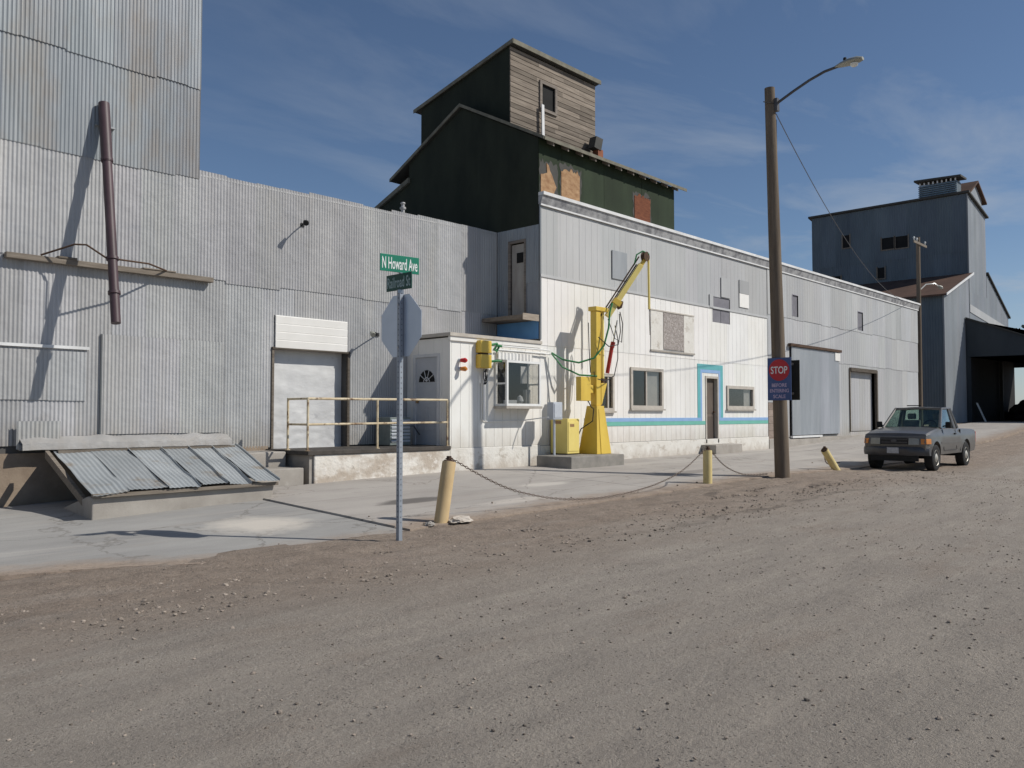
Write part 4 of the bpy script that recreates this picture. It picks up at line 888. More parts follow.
b = MB(); boxalong(b, T0+dv*.38, T0+dv*.52, .085, .11, -.02); b.build('boom_clamp', m['yellow'], cr)
b = MB(); b.lathe([(.03, -.06), (.13, -.055), (.10, -.02), (.10, .02), (.13, .055), (.03, .06)], 'y', T1, 18); b.build('pulley', m['rust'], cr, smooth=True)
b = MB(); b.tube([T0+dv*.55-up*.11, T0+dv*.42-up*.16, T0+dv*.36-up*.12], .06, 8); b.build('swivel_joint', m['rust'], cr, smooth=True)
b = MB(); P0 = T1+Vector((.12, -.02, -.03)); b.tube([P0, P0+Vector((.02, 0, -1.33))], .030, 8); b.build('probe', m['yellow_pale'], cr, smooth=True)
b = MB(); b.tube([P0+Vector((.02, 0, -1.32)), P0+Vector((.05, 0, -2.0))], .010, 6); b.build('probe_tip', m['rust'], cr)
b = MB(); b.tube([(1.70, -.80, 2.62), (1.82, -.86, 3.30)], .050, 10); b.tube([(1.82, -.86, 3.28), (1.85, -.88, 3.42)], .058, 10); b.build('hydraulic_cylinder', m['red_cyl'], cr, smooth=True)
b = MB(); b.tube([(1.85, -.88, 3.4), (1.93, -.95, 3.98)], .018, 6); b.build('piston_rod', m['chrome'], cr, smooth=True)
b = MB(); b.box(.64, 1.04, -.78, -.62, 1.90, 2.50); b.box(1.04, 1.218, -.74, -.66, 2.1, 2.3); b.build('junction_box', m['yellow'], cr, bevel=.01)
b = MB(); b.tube([(.28, -.14, 3.10), (.55, -.3, 2.93), (.85, -.55, 2.86), (1.15, -.8, 2.98), (1.38, -.94, 3.30), (1.52, -.98, 3.75), (1.60, -.96, 4.15), (1.72, -.95, 4.40)], .024, 7)
b.build('green_hose', m['hose_green'], cr, smooth=True); b = MB(); b.tube([(.28, -.14, 3.08), (.5, -.3, 2.75), (.8, -.6, 2.55), (1.16, -.88, 2.52)], .022, 7)
b.build('green_hose', m['hose_green'], cr, smooth=True); b = MB(); b.tube([T1-dv*.35+up*.13, T1-dv*.1+up*.22, T1+dv*.08+up*.14, T1+dv*.12-up*.05], .02, 7)
b.build('green_hose', m['hose_green'], cr, smooth=True)
b = MB(); b.tube([(1.16, -.9, 2.45), (1.4, -.97, 2.40), (1.75, -.98, 2.55), (1.95, -.95, 3.0), (1.98, -.93, 3.5), (1.90, -.9, 3.85)], .013, 6)
b.tube([(1.2, -.9, 3.5), (1.5, -1.0, 3.28), (1.9, -1.0, 3.35), (2.0, -1.0, 3.7), (1.95, -1.0, 4.15)], .013, 6); b.tube([(1.6, -.9, 4.0), (1.75, -1, 3.5), (2.05, -1, 3.42), (2.1, -1, 3.9), (1.98, -1.0, 4.2)], .012, 6)
b.tube([(.95, -.76, 1.90), (.92, -.88, 1.75), (1.02, -.88, 1.7), (1.0, -.86, 1.4), (.86, -.6, 1.2), (.8, -.5, .9)], .014, 6); b.tube([(1.05, -.88, 2.5), (1.02, -.9, 2.62), (.92, -.86, 2.6), (.92, -.82, 3.2), (.92, -.8, 3.85)], .012, 6)
b.build('cable', m['wire'], cr, smooth=True)
cbn = thing('hydraulic_cabinet', (.55, -.35, .575), 'pale yellow cabinet beside the crane pedestal', 'cabinet')
b = MB(); b.box(.33, .80, -.60, -.06, .60, 1.46); b.build('body', m['yellow_pale'], cbn, bevel=.012)
b = MB(); b.box(.33, .80, -.58, -.08, .577, .598); b.build('plinth', m['black'], cbn)
b = MB(); b.box(.36, .77, -.612, -.6005, .66, 1.38); b.build('door', m['yellow_pale'], cbn, bevel=.005)
b = MB(); b.box(.42, .58, -.616, -.6125, 1.26, 1.33); b.box(.322, .329, -.40, -.22, 1.33, 1.41); b.build('label_plate', m['brass'], cbn)
gb = thing('meter_box', (-.1, -.6, 1.0), 'grey metal box on a post behind the yellow cabinet', 'box')
b = MB(); b.box(-.22, .12, -.62, -.42, 1.44, 1.86); b.build('box', m['box_grey'], gb, bevel=.01); b = MB(); b.tube([(-.05, -.5, .577), (-.05, -.5, 1.44)], .03, 8); b.build('post', m['box_grey'], gb); b = MB(); b.box(-.19, .09, -.632, -.622, 1.48, 1.82); b.build('lid', m['box_grey'], gb, bevel=.006)
# ------------------------------------------------------------------ street sign
SX, SY = -8.98, -5.59
sg = thing('street_sign', (SX, SY, 0), 'steel post with back of octagonal stop sign and green street names', 'street sign')
b = MB(); b.box(SX-.028, SX+.028, SY-.028, SY+.028, -.2, 3.05)
b.build('post', m['steel_post'], sg, bevel=.004)
b = MB()
for k in range(44):
    z = .25+k*.065
    b.lathe([(.009, 0), (.009, -.002)], 'x', (SX-.0285, SY, z), 8); b.lathe([(.009, 0), (.009, -.002)], 'y', (SX, SY-.0285, z), 8)
b.build('post_holes', M('hole_shade', (.20, .21, .23), (.17, .18, .2), 8, bump=0), sg)
b = MB(); Rr = .762/2/math.cos(math.pi/8); pts = [(SY+.025+Rr*math.cos(math.pi/8+k*math.pi/4), 2.645+Rr*math.sin(math.pi/8+k*math.pi/4)) for k in range(8)]
b.prism(pts, 'x', SX+.032, SX+.036); oc = b.build('stop_plate', m['sign_back'], sg)
b = MB(); b.prism([(SY+.025+(p[0]-SY-.025)*.995, 2.645+(p[1]-2.645)*.995) for p in pts], 'x', SX+.0365, SX+.0375); b.build('front_face', m['sign_red'], oc)
b = MB(); 
for z in (2.38, 2.9): b.lathe([(.014, 0), (.014, -.01), (.008, -.014)], 'x', (SX-.028, SY, z), 8)
b.build('bolt', m['chrome'], sg)
b = MB(); b.tube([(SX, SY, 3.04), (SX, SY, 3.081)], .04, 8); b.build('bracket', m['chrome'], sg)
# Railroad St blade, seen face-on from -X
b = MB(); b.box(SX-.006, SX+.006, SY-.215, SY+.265, 3.082, 3.284); bl = b.build('street_blade', m['sign_green_dark'], sg, bevel=.002); bl['label'] = 'lower dark green street name blade'
text('Railroad St', 'lettering', m['sign_letter_dim'], bl, (SX-.0075, SY+.025, 3.183), (0, -1, 0), (0, 0, 1), .135, .44, .001)
ux = Vector((math.cos(R(-10)), math.sin(R(-10)), 0)); un = Vector((-ux.y, ux.x, 0))
c0 = Vector((SX, SY, 3.40))-ux*.01
b = MB(); hw = .27; hh = .105
lo = [c0-ux*hw-un*.005-Vector((0, 0, hh)), c0+ux*hw-un*.005-Vector((0, 0, hh)), c0+ux*hw+un*.005-Vector((0, 0, hh)), c0-ux*hw+un*.005-Vector((0, 0, hh))]
b.hexa(lo, [p+Vector((0, 0, 2*hh)) for p in lo]); bl = b.build('street_blade', m['sign_green'], sg, bevel=.002); bl['label'] = 'upper bright green street name blade'
text('N Howard Ave', 'lettering', m['sign_letter'], bl, c0-un*.0062, tuple(ux), (0, 0, 1), .145, .49, .001)
b = MB(); b.box(SX-.02, SX+.02, SY-.02, SY+.02, 3.285, 3.2945); b.build('cross_bracket', m['chrome'], sg)
# ------------------------------------------------------------------ bollards and chains
def bollard(x, y, tilt, h, r, label, mat, zb):
    t = thing('bollard', (x, y, zb), label, 'bollard', 'yellow pipe bollards along the driveway')
    top_ = Vector((x, y, zb))+Vector(tilt)*h; base = Vector((x, y, zb))-Vector(tilt)*.3
    b = MB(); b.tube([base, top_-Vector(tilt)*.03, top_], [r, r, r*.97], 18); b.build('pipe', mat, t, smooth=True)
    b = MB(); b.tube([top_, top_+Vector(tilt)*.02], [r*.9, r*.7], 14); b.build('cap', m['rust'], t, smooth=True)
    b = MB(); e = top_-Vector(tilt)*.02; b.tube([e+Vector((.0, 0, .02)), e+Vector((0, 0, .10))], .035, 8); b.tube([e+Vector((0, 0, .055)), e+Vector((0, 0, .07))], .05, 8); b.build('chain_ring', m['rust'], t)
    return top_
tz = Vector((.20, .02, 1)).normalized()
t1 = bollard(-7.66, -4.88, tz, .84, .098, 'leaning tan yellow pipe bollard nearest the street sign', m['bollard'], .07)
t2 = bollard(-.38, -4.85, Vector((.005, 0, 1)), .72, .092, 'upright yellow pipe bollard between crane and utility pole', m['bollard_bright'], .115)
t3 = bollard(5.75, -4.98, Vector((-.62, .1, .62)).normalized(), .66, .092, 'fallen over yellow bollard just left of the pickup', m['bollard_bright'], .21)
def chain(a, pts, label):
    b = MB(); P = []
    ctrl = [Vector(a)]+[Vector(p) for p in pts]
    for i in range(len(ctrl)-1):
        p0 = ctrl[max(i-1, 0)]; p1 = ctrl[i]; p2 = ctrl[i+1]; p3 = ctrl[min(i+2, len(ctrl)-1)]
        for k in range(14):
            t = k/14; P.append(.5*((2*p1)+(p2-p0)*t+(2*p0-5*p1+4*p2-p3)*t*t+(3*p1-p0-3*p2+p3)*t**3))
    P.append(ctrl[-1])
    # real links, alternately turned
    L = .055; acc = 0; i = 0; pos = P[0].copy(); k = 0
    path = P; tot = sum((path[j+1]-path[j]).length for j in range(len(path)-1)); n = int(tot/L); seg = 0; d = 0
    cum = [0]
    for j in range(len(path)-1): cum.append(cum[-1]+(path[j+1]-path[j]).length)
    j = 0
    for q in range(n):
        s = (q+.5)*L
        while j < len(cum)-2 and cum[j+1] < s: j += 1
        dirv = (path[j+1]-path[j]).normalized(); c = path[j]+dirv*(s-cum[j])
        sd = dirv.cross(Vector((0, 0, 1)));
        if sd.length < .01: sd = Vector((1, 0, 0))
        sd.normalize(); upv = sd.cross(dirv)
        w = sd if q % 2 else upv
        ring = [c+dirv*(.034*math.cos(a_))+w*(.015*math.sin(a_)) for a_ in [2*math.pi*h/8 for h in range(9)]]
        b.tube(ring, .0055, 4, cap=False)
    return tag(b.build('chain', m['chain'], fix=False), label, 'chain', 'chains slung between the bollards')
chain(t1+Vector((.02, 0, .05)), [(-6.2, -4.85, .42), (-4.7, -4.85, .16), (-3.0, -4.85, .175), (-1.5, -4.85, .42), t2+Vector((-.03, 0, .05))], 'rusty chain sagging between the leaning and the upright bollard')
chain(t2+Vector((.03, 0, .05)), [(.3, -4.85, .50), (.9, -4.9, .30), (1.4, -4.95, .25), (1.9, -5.05, .25)], 'rusty chain dropping from the upright bollard towards the utility pole')
chain(t3+Vector((0, 0, .02)), [(5.7, -4.75, .40), (6.3, -4.6, .26), (7.2, -4.55, .26)], 'rusty chain trailing from the fallen bollard')
# ------------------------------------------------------------------ street light pole
PX, PY = 2.04, -5.32
pl = thing('utility_pole', (PX, PY, .1), 'tall round wooden pole carrying the curved street lamp', 'utility pole')
TOP = Vector((PX-.30, PY+.06, 8.80)); BOT = Vector((PX, PY, -.3))
b = MB(); pts = [BOT.lerp(TOP, k/12) for k in range(13)]
b.tube(pts, [.165-.055*k/12 for k in range(13)], 18); b.build('pole', m['pole_wood'], pl, smooth=True)
AT = Vector((PX-.26, PY-.06, 8.42))
b = MB(); L = 2.02
arm = [AT, AT+Vector((.02, -.4, .19)), AT+Vector((.04, -.75, .34)), AT+Vector((.05, -1.08, .44)), AT+Vector((.06, -1.36, .47))]
b.tube(arm, .030, 8); b.build('lamp_arm', m['arm_metal'], pl, smooth=True)
b = MB(); b.box(AT.x-.06, AT.x+.06, AT.y-.06, AT.y+.03, AT.z-.16, AT.z+.12); b.build('arm_bracket', m['arm_metal'], pl)
e = arm[-1]
b = MB(); hd = [(e+Vector((0, .05, 0)), .035), (e+Vector((0, -.08, .01)), .075), (e+Vector((0, -.25, .015)), .105), (e+Vector((0, -.42, .02)), .095), (e+Vector((0, -.52, .02)), .05)]
vs = []; n = 14
for (c, r) in hd:
    for k in range(n):
        a = 2*math.pi*k/n; vs.append(c+Vector((r*1.25*math.cos(a), 0, r*.75*math.sin(a) if math.sin(a) > 0 else r*.55*math.sin(a))))
b.add(vs, [(i*n+k, i*n+(k+1) % n, (i+1)*n+(k+1) % n, (i+1)*n+k) for i in range(4) for k in range(n)]+[tuple(range(n))[::-1], tuple(range(4*n, 5*n))])
hd_ = b.build('lamp_head', m['lamp_metal'], pl, smooth=True)
b = MB(); b.lathe([(.035, .07), (.035, .12), (.03, .135), (.005, .14)], 'z', e+Vector((0, -.15, .01)), 10); b.build('photocell', m['black'], hd_, smooth=True)
b = MB(); vs = e+Vector((0, -.34, -.035)); b.lathe([(.085, 0), (.075, -.04), (.04, -.065), (.005, -.07)], 'z', vs, 12); b.build('lens', m['lens'], hd_, smooth=True)
b = MB(); b.tube([AT+Vector((.12, .05, -.3)), AT+Vector((.16, .05, -2.5)), AT+Vector((.22, .05, -6))], .011, 5); b.tube([(AT.x+.0, AT.y-.02, AT.z), (AT.x-.28, AT.y+.15, AT.z+.02)], .012, 5); b.build('cable', m['wire'], pl)
def wire(a, c, sag, label, r=.010, grp=None):
    a, c = Vector(a), Vector(c); b = MB()
    b.tube([a.lerp(c, k/30)-Vector((0, 0, sag*4*(k/30)*(1-k/30))) for k in range(31)], r, 5)
    return tag(b.build('overhead_wire', m['wire_grey'], smooth=True), label, 'wire', grp)
wire((PX-.12, PY, 8.26), (27.5, -.06, 7.08), 1.0, 'overhead service wire from the street lamp pole to the white warehouse roof')
# notice boards on the pole
bx = PX-.285; BY = -5.40
nb = thing('stop_notice', (bx, BY, 1.87), 'faded blue board with red stop disc on the street lamp pole', 'sign')
b = MB(); b.box(bx-.006, bx+.006, BY-.27, BY+.27, 1.87, 2.80); pn = b.build('board', m['sign_blue'], nb)
b = MB(); b.lathe([(.235, 0), (.235, -.004)], 'x', (bx-.0065, BY, 2.53), 32); ds = b.build('disc', m['sign_red'], nb)
text('STOP', 'lettering', m['sign_letter'], ds, (bx-.0115, BY, 2.53), (0, -1, 0), (0, 0, 1), .16, .38, .002)
for s_, z_, w_ in (('BEFORE', 2.20, .34), ('ENTERING', 2.08, .43), ('SCALE', 1.955, .28)):
    text(s_, 'lettering', m['pink'], pn, (bx-.0075, BY, z_), (0, -1, 0), (0, 0, 1), .078, w_, .002)
b = MB(); b.box(bx+.007, bx+.06, BY-.14, BY+.14, 2.0, 2.05); b.box(bx+.007, bx+.06, BY-.14, BY+.14, 2.7, 2.75); b.build('batten', m['timber'], nb)
n2 = thing('notice_board_back', (PX+.14, BY, 1.87), 'dark back of a second board fixed behind the blue stop board', 'sign')
b = MB(); b.box(PX+.135, PX+.148, BY-.27, BY+.27, 1.88, 2.76); b.build('board', m['sign_dark'], n2); b = MB(); b.box(PX+.08, PX+.133, BY-.14, BY+.14, 2.0, 2.05); b.box(PX+.08, PX+.133, BY-.14, BY+.14, 2.65, 2.70); b.build('batten', m['timber'], n2)
# ------------------------------------------------------------------ far utility pole
fp = thing('far_utility_pole', (30.4, .4, .9), 'thin wooden power pole with short crossarm beyond the warehouse', 'utility pole')
FX, FY = 30.2, .4
b = MB(); b.tube([(FX, FY, .3), (FX+.15, FY, 10.8)], [.135, .10], 12); b.build('pole', m['pole_wood'], fp, smooth=True)
b = MB(); b.box(FX-.95, FX+1.1, FY-.15, FY-.10, 10.36, 10.48); b.build('crossarm', m['timber'], fp)
for x in (FX-.85, FX-.4, FX+.9):
    b = MB(); b.lathe([(.02, 10.48), (.02, 10.56), (.05, 10.58), (.04, 10.66), (.01, 10.68)], 'z', (x, FY-.115, 0), 10); b.build('insulator', m['lens'], fp, smooth=True)
b = MB(); b.tube([(FX+.17, FY, 8.0), (FX+.5, FY-.25, 8.35), (FX+.9, FY-.55, 8.4), (FX+1.15, FY-.7, 8.25)], .03, 7); b.build('lamp_arm', m['lens'], fp, smooth=True)
b = MB(); b.tube([(FX+1.1, FY-.68, 8.28), (FX+1.22, FY-.76, 8.20), (FX+1.3, FY-.8, 8.16)], [.06, .11, .05], 10); b.build('lamp_head', m['lamp_metal'], fp, smooth=True)
# ------------------------------------------------------------------ far elevator
fe = thing('grain_elevator', (44, 5, 1), 'tall dark metal grain elevator tower with side wings', 'grain elevator')
YF = 1.0
b = MB(); WIN = [(8.35, 8.82, 13.10, 13.97), (4.55, 5.33, 12.60, 13.38), (5.43, 6.21, 12.62, 13.40), (6.06, 6.52, 10.72, 11.45), (9.0, 9.5, 10.5, 11.2)]
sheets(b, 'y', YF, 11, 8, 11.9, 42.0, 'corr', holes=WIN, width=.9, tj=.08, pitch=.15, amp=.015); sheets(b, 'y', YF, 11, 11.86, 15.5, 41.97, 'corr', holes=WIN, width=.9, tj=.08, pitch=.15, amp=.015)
b.build('tower_side', m['galv_far_shaded'], fe)
b = MB(); sheets(b, 'x', 42.0, 46.2, 8.0, 15.5, YF, 'corr', slope=lambda u: 15.5-(u-42)*.19, width=.42, tj=.05, pitch=.15, amp=.012); b.box(41.93, 42.02, YF-.05, YF+.04, 8.5, 15.5, .6); b.build('tower_front', m['galv_far'], fe)
b = MB(); b.hexa([(42.05, YF+.05, 1), (46.15, YF+.05, 1), (46.15, 11, 1), (42.05, 11, 1)], [(42.05, YF+.05, 15.4), (46.15, YF+.05, 14.62), (46.15, 11, 14.62), (42.05, 11, 15.4)]); b.build('tower_core', m['interior'], fe)
for wv in WIN:
    b = MB(); b.box(42.01, 42.045, wv[0], wv[1], wv[2], wv[3]); o = b.build('window', m['dark'], fe)
    b = MB(); b.box(41.92, 42.0, wv[0]-.07, wv[0], wv[2]-.07, wv[3]+.07); b.box(41.92, 42.0, wv[1], wv[1]+.07, wv[2]-.07, wv[3]+.07); b.box(41.92, 42.0, wv[0], wv[1], wv[2]-.07, wv[2]); b.build('frame', m['timber'], o)
b = MB(); b.hexa([(41.8, .82, 15.54), (46.4, .82, 14.66), (46.4, 11.2, 14.66), (41.8, 11.2, 15.54)], [(41.8, .82, 15.66), (46.4, .82, 14.76), (46.4, 11.2, 14.76), (41.8, 11.2, 15.66)]); b.build('tower_roof', m['roof_dark'], fe)
b = MB()
b.box(42.3, 43.25, 1.65, 3.9, 15.5, 16.55)
mo = b.build('louver_box', m['galv_far_shaded'], fe)
b = MB()
for k in range(7): b.hexa([(42.2, 1.62, 15.66+k*.13), (42.2, 3.93, 15.66+k*.13), (42.295, 3.93, 15.70+k*.13), (42.295, 1.62, 15.70+k*.13)], [(42.2, 1.62, 15.70+k*.13), (42.2, 3.93, 15.70+k*.13), (42.295, 3.93, 15.76+k*.13), (42.295, 1.62, 15.76+k*.13)])
b.build('slats', M('louver_slats', (.22, .29, .34), (.17, .23, .28), 2, rough=.6), mo)
b = MB()
for k in range(9): b.box(42.26, 42.30, 1.68+k*.265, 1.76+k*.265, 16.55, 16.72)
b.box(43.1, 43.2, 1.7, 3.85, 16.55, 16.7); b.build('posts', m['fascia_white'], mo)
b = MB(); b.hexa([(42.05, 1.35, 16.70), (43.4, 1.35, 16.74), (43.4, 4.15, 16.86), (42.05, 4.15, 16.82)], [(42.05, 1.35, 16.82), (43.4, 1.35, 16.86), (43.4, 4.15, 16.98), (42.05, 4.15, 16.94)]); b.build('box_roof', m['roof_dark'], mo)
b = MB(); b.prism([(43.3, 15.2), (46.3, 14.6), (46.3, 15.95), (44.75, 16.75), (43.3, 15.95)], 'y', 1.22, 2.5); mo = b.build('gable_monitor', m['galv_far'], fe)
b = MB(); b.hexa([(42.7, 1.0, 15.62), (44.75, 1.0, 16.78), (44.75, 2.6, 16.78), (42.7, 2.6, 15.62)], [(42.7, 1.0, 15.74), (44.75, 1.0, 16.9), (44.75, 2.6, 16.9), (42.7, 2.6, 15.74)]); b.hexa([(44.752, 1.0, 16.78), (46.8, 1.0, 15.68), (46.8, 2.6, 15.68), (44.752, 2.6, 16.78)], [(44.752, 1.0, 16.9), (46.8, 1.0, 15.8), (46.8, 2.6, 15.8), (44.752, 2.6, 16.9)]); b.build('monitor_roof', m['roof_rust'], mo)
# wings
b = MB(); sheets(b, 'y', YF, 8, 1.0, 8.5, 36.63, 'corr', width=.9, tj=.06, pitch=.15, amp=.012); b.build('wing_side', m['galv_far_shaded'], fe)
b = MB()
sheets(b, 'x', 36.63, 42.0, 1.0, 8.6, YF-.01, 'corr', slope=lambda u: 8.55+(u-36.6)*.335, width=.5, tj=.05, pitch=.15, amp=.012); sheets(b, 'x', 46.2, 51.84, 1.0, 8.6, YF-.01, 'corr', slope=lambda u: 8.5+(51.84-u)*.43, width=.5, tj=.05, pitch=.15, amp=.012)
sheets(b, 'x', 42.0, 46.2, 1.0, 8.6, YF-.02, 'corr', slope=lambda u: 9.3, width=.5, tj=.05, pitch=.15, amp=.012)
b.box(36.58, 36.68, YF-.06, YF+.03, 1, 8.5, .8); b.build('wing_front', m['galv_far'], fe)
b = MB(); b.hexa([(42.0, YF-.06, 8.0), (51.8, YF-.06, 7.2), (51.8, YF-.025, 7.2), (42.0, YF-.025, 8.0)], [(42.0, YF-.06, 8.5), (51.8, YF-.06, 7.7), (51.8, YF-.025, 7.7), (42.0, YF-.025, 8.5)]); b.build('pale_band', m['grey_siding'], fe)
b = MB(); b.prism([(36.66, 1), (51.8, 1), (51.8, 8.45), (47.1, 10.45), (42, 10.2), (36.66, 8.45)], 'y', YF+.04, 8); b.build('wing_core', m['interior'], fe)
b = MB(); b.hexa([(36.3, .72, 8.44), (42.0, .72, 10.34), (42.0, 8.3, 10.34), (36.3, 8.3, 8.44)], [(36.3, .72, 8.54), (42.0, .72, 10.46), (42.0, 8.3, 10.46), (36.3, 8.3, 8.54)]); b.build('wing_roof', m['roof_rust'], fe)
b = MB(); b.hexa([(46.2, .86, 10.93), (52.0, .86, 8.42), (52.0, 8.3, 8.42), (46.2, 8.3, 10.93)], [(46.2, .86, 11.03), (52.0, .86, 8.52), (52.0, 8.3, 8.52), (46.2, 8.3, 11.03)]); b.build('wing_roof', m['roof_dark'], fe)
b = MB(); b.hexa([(36.25, .68, 8.42), (42.0, .68, 10.34), (42.0, .715, 10.34), (36.25, .715, 8.42)], [(36.25, .68, 8.56), (42.0, .68, 10.48), (42.0, .715, 10.48), (36.25, .715, 8.56)]); b.build('wing_trim', m['fascia_white'], fe)
# drive-through shed
m['shed'] = M('shed_metal_shaded', (.055, .065, .075), (.036, .044, .052), .9, (1, 1, .3), .3, .75, .7, .25, 0, bump=.003, bscale=8)  # shade on the end walls is mixed into this metal colour
sh = thing('drive_through_shed', (46, -3, 1.1), 'dark open drive-through shed attached to the grain elevator', 'shed')
SXs, SXe, SYf = 41.0, 52.0, -9.0
rz = lambda y: 7.5+(y-1)*.41
b = MB()
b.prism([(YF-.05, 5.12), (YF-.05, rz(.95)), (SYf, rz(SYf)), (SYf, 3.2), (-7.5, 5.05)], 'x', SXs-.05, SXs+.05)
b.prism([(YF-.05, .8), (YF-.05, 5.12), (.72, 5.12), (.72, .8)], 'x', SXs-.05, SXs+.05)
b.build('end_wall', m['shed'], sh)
b = MB(); b.prism([(YF-.05, 4.9), (YF-.05, rz(.95)), (SYf, rz(SYf)), (SYf, .8), (-3.2, .8), (-3.2, 4.9)], 'x', SXe-.05, SXe+.05); b.prism([(YF-.05, .8), (YF-.05, 4.9), (.82, 4.9), (.82, .8)], 'x', SXe-.05, SXe+.05); b.build('end_wall', m['shed'], sh)  # closed stretch of this unseen end wall is shaped to keep sun out
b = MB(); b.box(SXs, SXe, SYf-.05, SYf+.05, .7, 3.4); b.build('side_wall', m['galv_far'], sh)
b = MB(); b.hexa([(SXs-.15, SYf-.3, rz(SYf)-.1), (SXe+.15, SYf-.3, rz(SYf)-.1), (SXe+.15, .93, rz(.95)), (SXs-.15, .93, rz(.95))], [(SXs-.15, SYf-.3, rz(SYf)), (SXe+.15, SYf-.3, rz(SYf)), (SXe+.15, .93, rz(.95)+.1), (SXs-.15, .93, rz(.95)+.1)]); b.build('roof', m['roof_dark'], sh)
b = MB(); b.box(SXs+.05, SXe-.05, .70, .76, 1.0, 7.0); b.build('shade_panel', m['dark'], sh)  # black panel added over the wall, painting in the deep shade inside
for x in (47.5,): b = MB(); b.box(x, x+.2, .45, .65, 1, 6.8); b.build('post', m['sign_dark'], sh)
b = MB(); b.hexa([(41.6, .1, 1.1), (41.85, .1, 1.1), (41.85, .15, 1.1), (41.6, .15, 1.1)], [(41.45, .55, 2.3), (41.7, .55, 2.3), (41.7, .6, 2.3), (41.45, .6, 2.3)])
tag(b.build('leaning_plank', m['fascia_white']), 'pale plank leaning at the mouth of the dark shed', 'plank')
def lump(name, c, rad, mat, label, cat, seed):
    bm = bmesh.new(); bmesh.ops.create_icosphere(bm, subdivisions=4, radius=1)
    for v in bm.verts:
        n = noise.noise(v.co*2.1+Vector((seed, 0, 0)))*.28+noise.noise(v.co*5+Vector((seed, 3, 0)))*.12
        v.co = Vector((v.co.x*rad[0], v.co.y*rad[1], max(-.05, v.co.z)*rad[2]))*(1+n)+Vector(c)
    me = bpy.data.meshes.new(name); bm.to_mesh(me); bm.free(); me.materials.append(mat)
    ca = me.color_attributes.new('tint', 'FLOAT_COLOR', 'CORNER'); ca.data.foreach_set('color', [1.0]*4*len(me.loops))
    o = bpy.data.objects.new(name, me); COL.objects.link(o); return tag(o, label, cat)
lump('scrap_heap', (50.3, -.6, 1.15), (1.4, 1.3, 1.35), m['black'], 'dark rounded heap of scrap inside the shed', 'heap', 4)
lump('concrete_chunk', (-7.42, -5.02, .07), (.20, .11, .07), m['concrete_painted'], 'broken pale concrete chunk lying at the foot of the leaning bollard', 'rubble', 2)
lump('concrete_chunk', (-7.95, -4.98, .06), (.07, .06, .05), m['concrete'], 'small grey concrete lump left of the leaning bollard', 'rubble', 8)
# ------------------------------------------------------------------ tree beyond shed
tr = thing('bare_tree', (99.2, 7.9, 1.2), 'hazy olive tree top showing beyond the shed roof', 'tree')
random.seed(5)
b = MB(); b.tube([(99.2, 7.9, .8), (99.3, 7.8, 5), (99.2, 8.0, 10)], [.35, .25, .12], 10)
for k in range(12):
    a = random.uniform(0, 6.28); z0_ = random.uniform(7.8, 10); l = random.uniform(1.5, 3.2)
    b.tube([(99.2, 7.9, z0_), (99.2+math.cos(a)*l*.5, 7.9+math.sin(a)*l*.5, z0_+l*.45), (99.2+math.cos(a)*l, 7.9+math.sin(a)*l, z0_+l*.8)], [.09, .05, .02], 5)
b.build('trunk', m['bark'], tr)
b = MB()
for k in range(2600):
    while True:
        p = Vector((random.uniform(-1, 1), random.uniform(-1, 1), random.uniform(-1, 1)))
        if p.length < 1: break
    q = Vector((99.2+p.x*3.4, 7.9+p.y*3.4, 10.4+p.z*2.4))
    if noise.noise(q*.7) < -.05: continue
    s = random.uniform(.08, .20); n = Vector((random.uniform(-1, 1), random.uniform(-1, 1), random.uniform(-1, 1))).normalized(); a = n.orthogonal().normalized()*s; c = n.cross(a)
    b.quad(q-a-c*.6, q+a-c*.6, q+a+c*.6, q-a+c*.6, random.uniform(.6, 1.7))
b.build('crown', m['leaf'], tr, fix=False)
# ------------------------------------------------------------------ pickup truck (nose towards -X)
TX, TYc, TZ = 7.22, -5.93, .085
TSY, TSZ = .945, 1.035
tk = thing('pickup_truck', (TX+2.2, TYc, TZ), 'grey compact pickup parked beyond the utility pole', 'pickup truck')
o0 = Vector((TX, TYc, TZ))
def W(p): return (p[0]+TX, p[1]*TSY+TYc, p[2]*TSZ+TZ)
def tb_(mb, x0, x1, y0, y1, z0, z1, t=1.0): return mb.box(x0+TX, x1+TX, y0*TSY+TYc, y1*TSY+TYc, z0*TSZ+TZ, z1*TSZ+TZ, t)
FA, RA, WR = .78, 3.52, .335
def arch(cx, r, zb=.40):
    a0 = math.asin((zb-WR)/r); pts = []
    for k in range(13):
        a = a0+(math.pi-2*a0)*k/12; pts.append((cx+r*math.cos(a), WR+r*math.sin(a)))
    return pts
HWd = .86
prof = [(.20, .40), (.10, .55), (.09, .74), (.12, .86), (.20, .93), (.45, .985), (.9, 1.035), (1.40, 1.075), (2.98, 1.06), (4.50, 1.02), (4.56, 1.0), (4.58, .55), (4.52, .42)]
bm = bmesh.new()
outline = prof + arch(RA, .43) + arch(FA, .42)
vsb = [bm.verts.new((p[0], -HWd, p[1])) for p in outline]; bm.faces.new(vsb)
res = bmesh.ops.extrude_face_region(bm, geom=bm.faces[:]); bmesh.ops.translate(bm, verts=[v for v in res['geom'] if isinstance(v, bmesh.types.BMVert)], vec=(0, 2*HWd, 0))
bmesh.ops.recalc_face_normals(bm, faces=bm.faces)
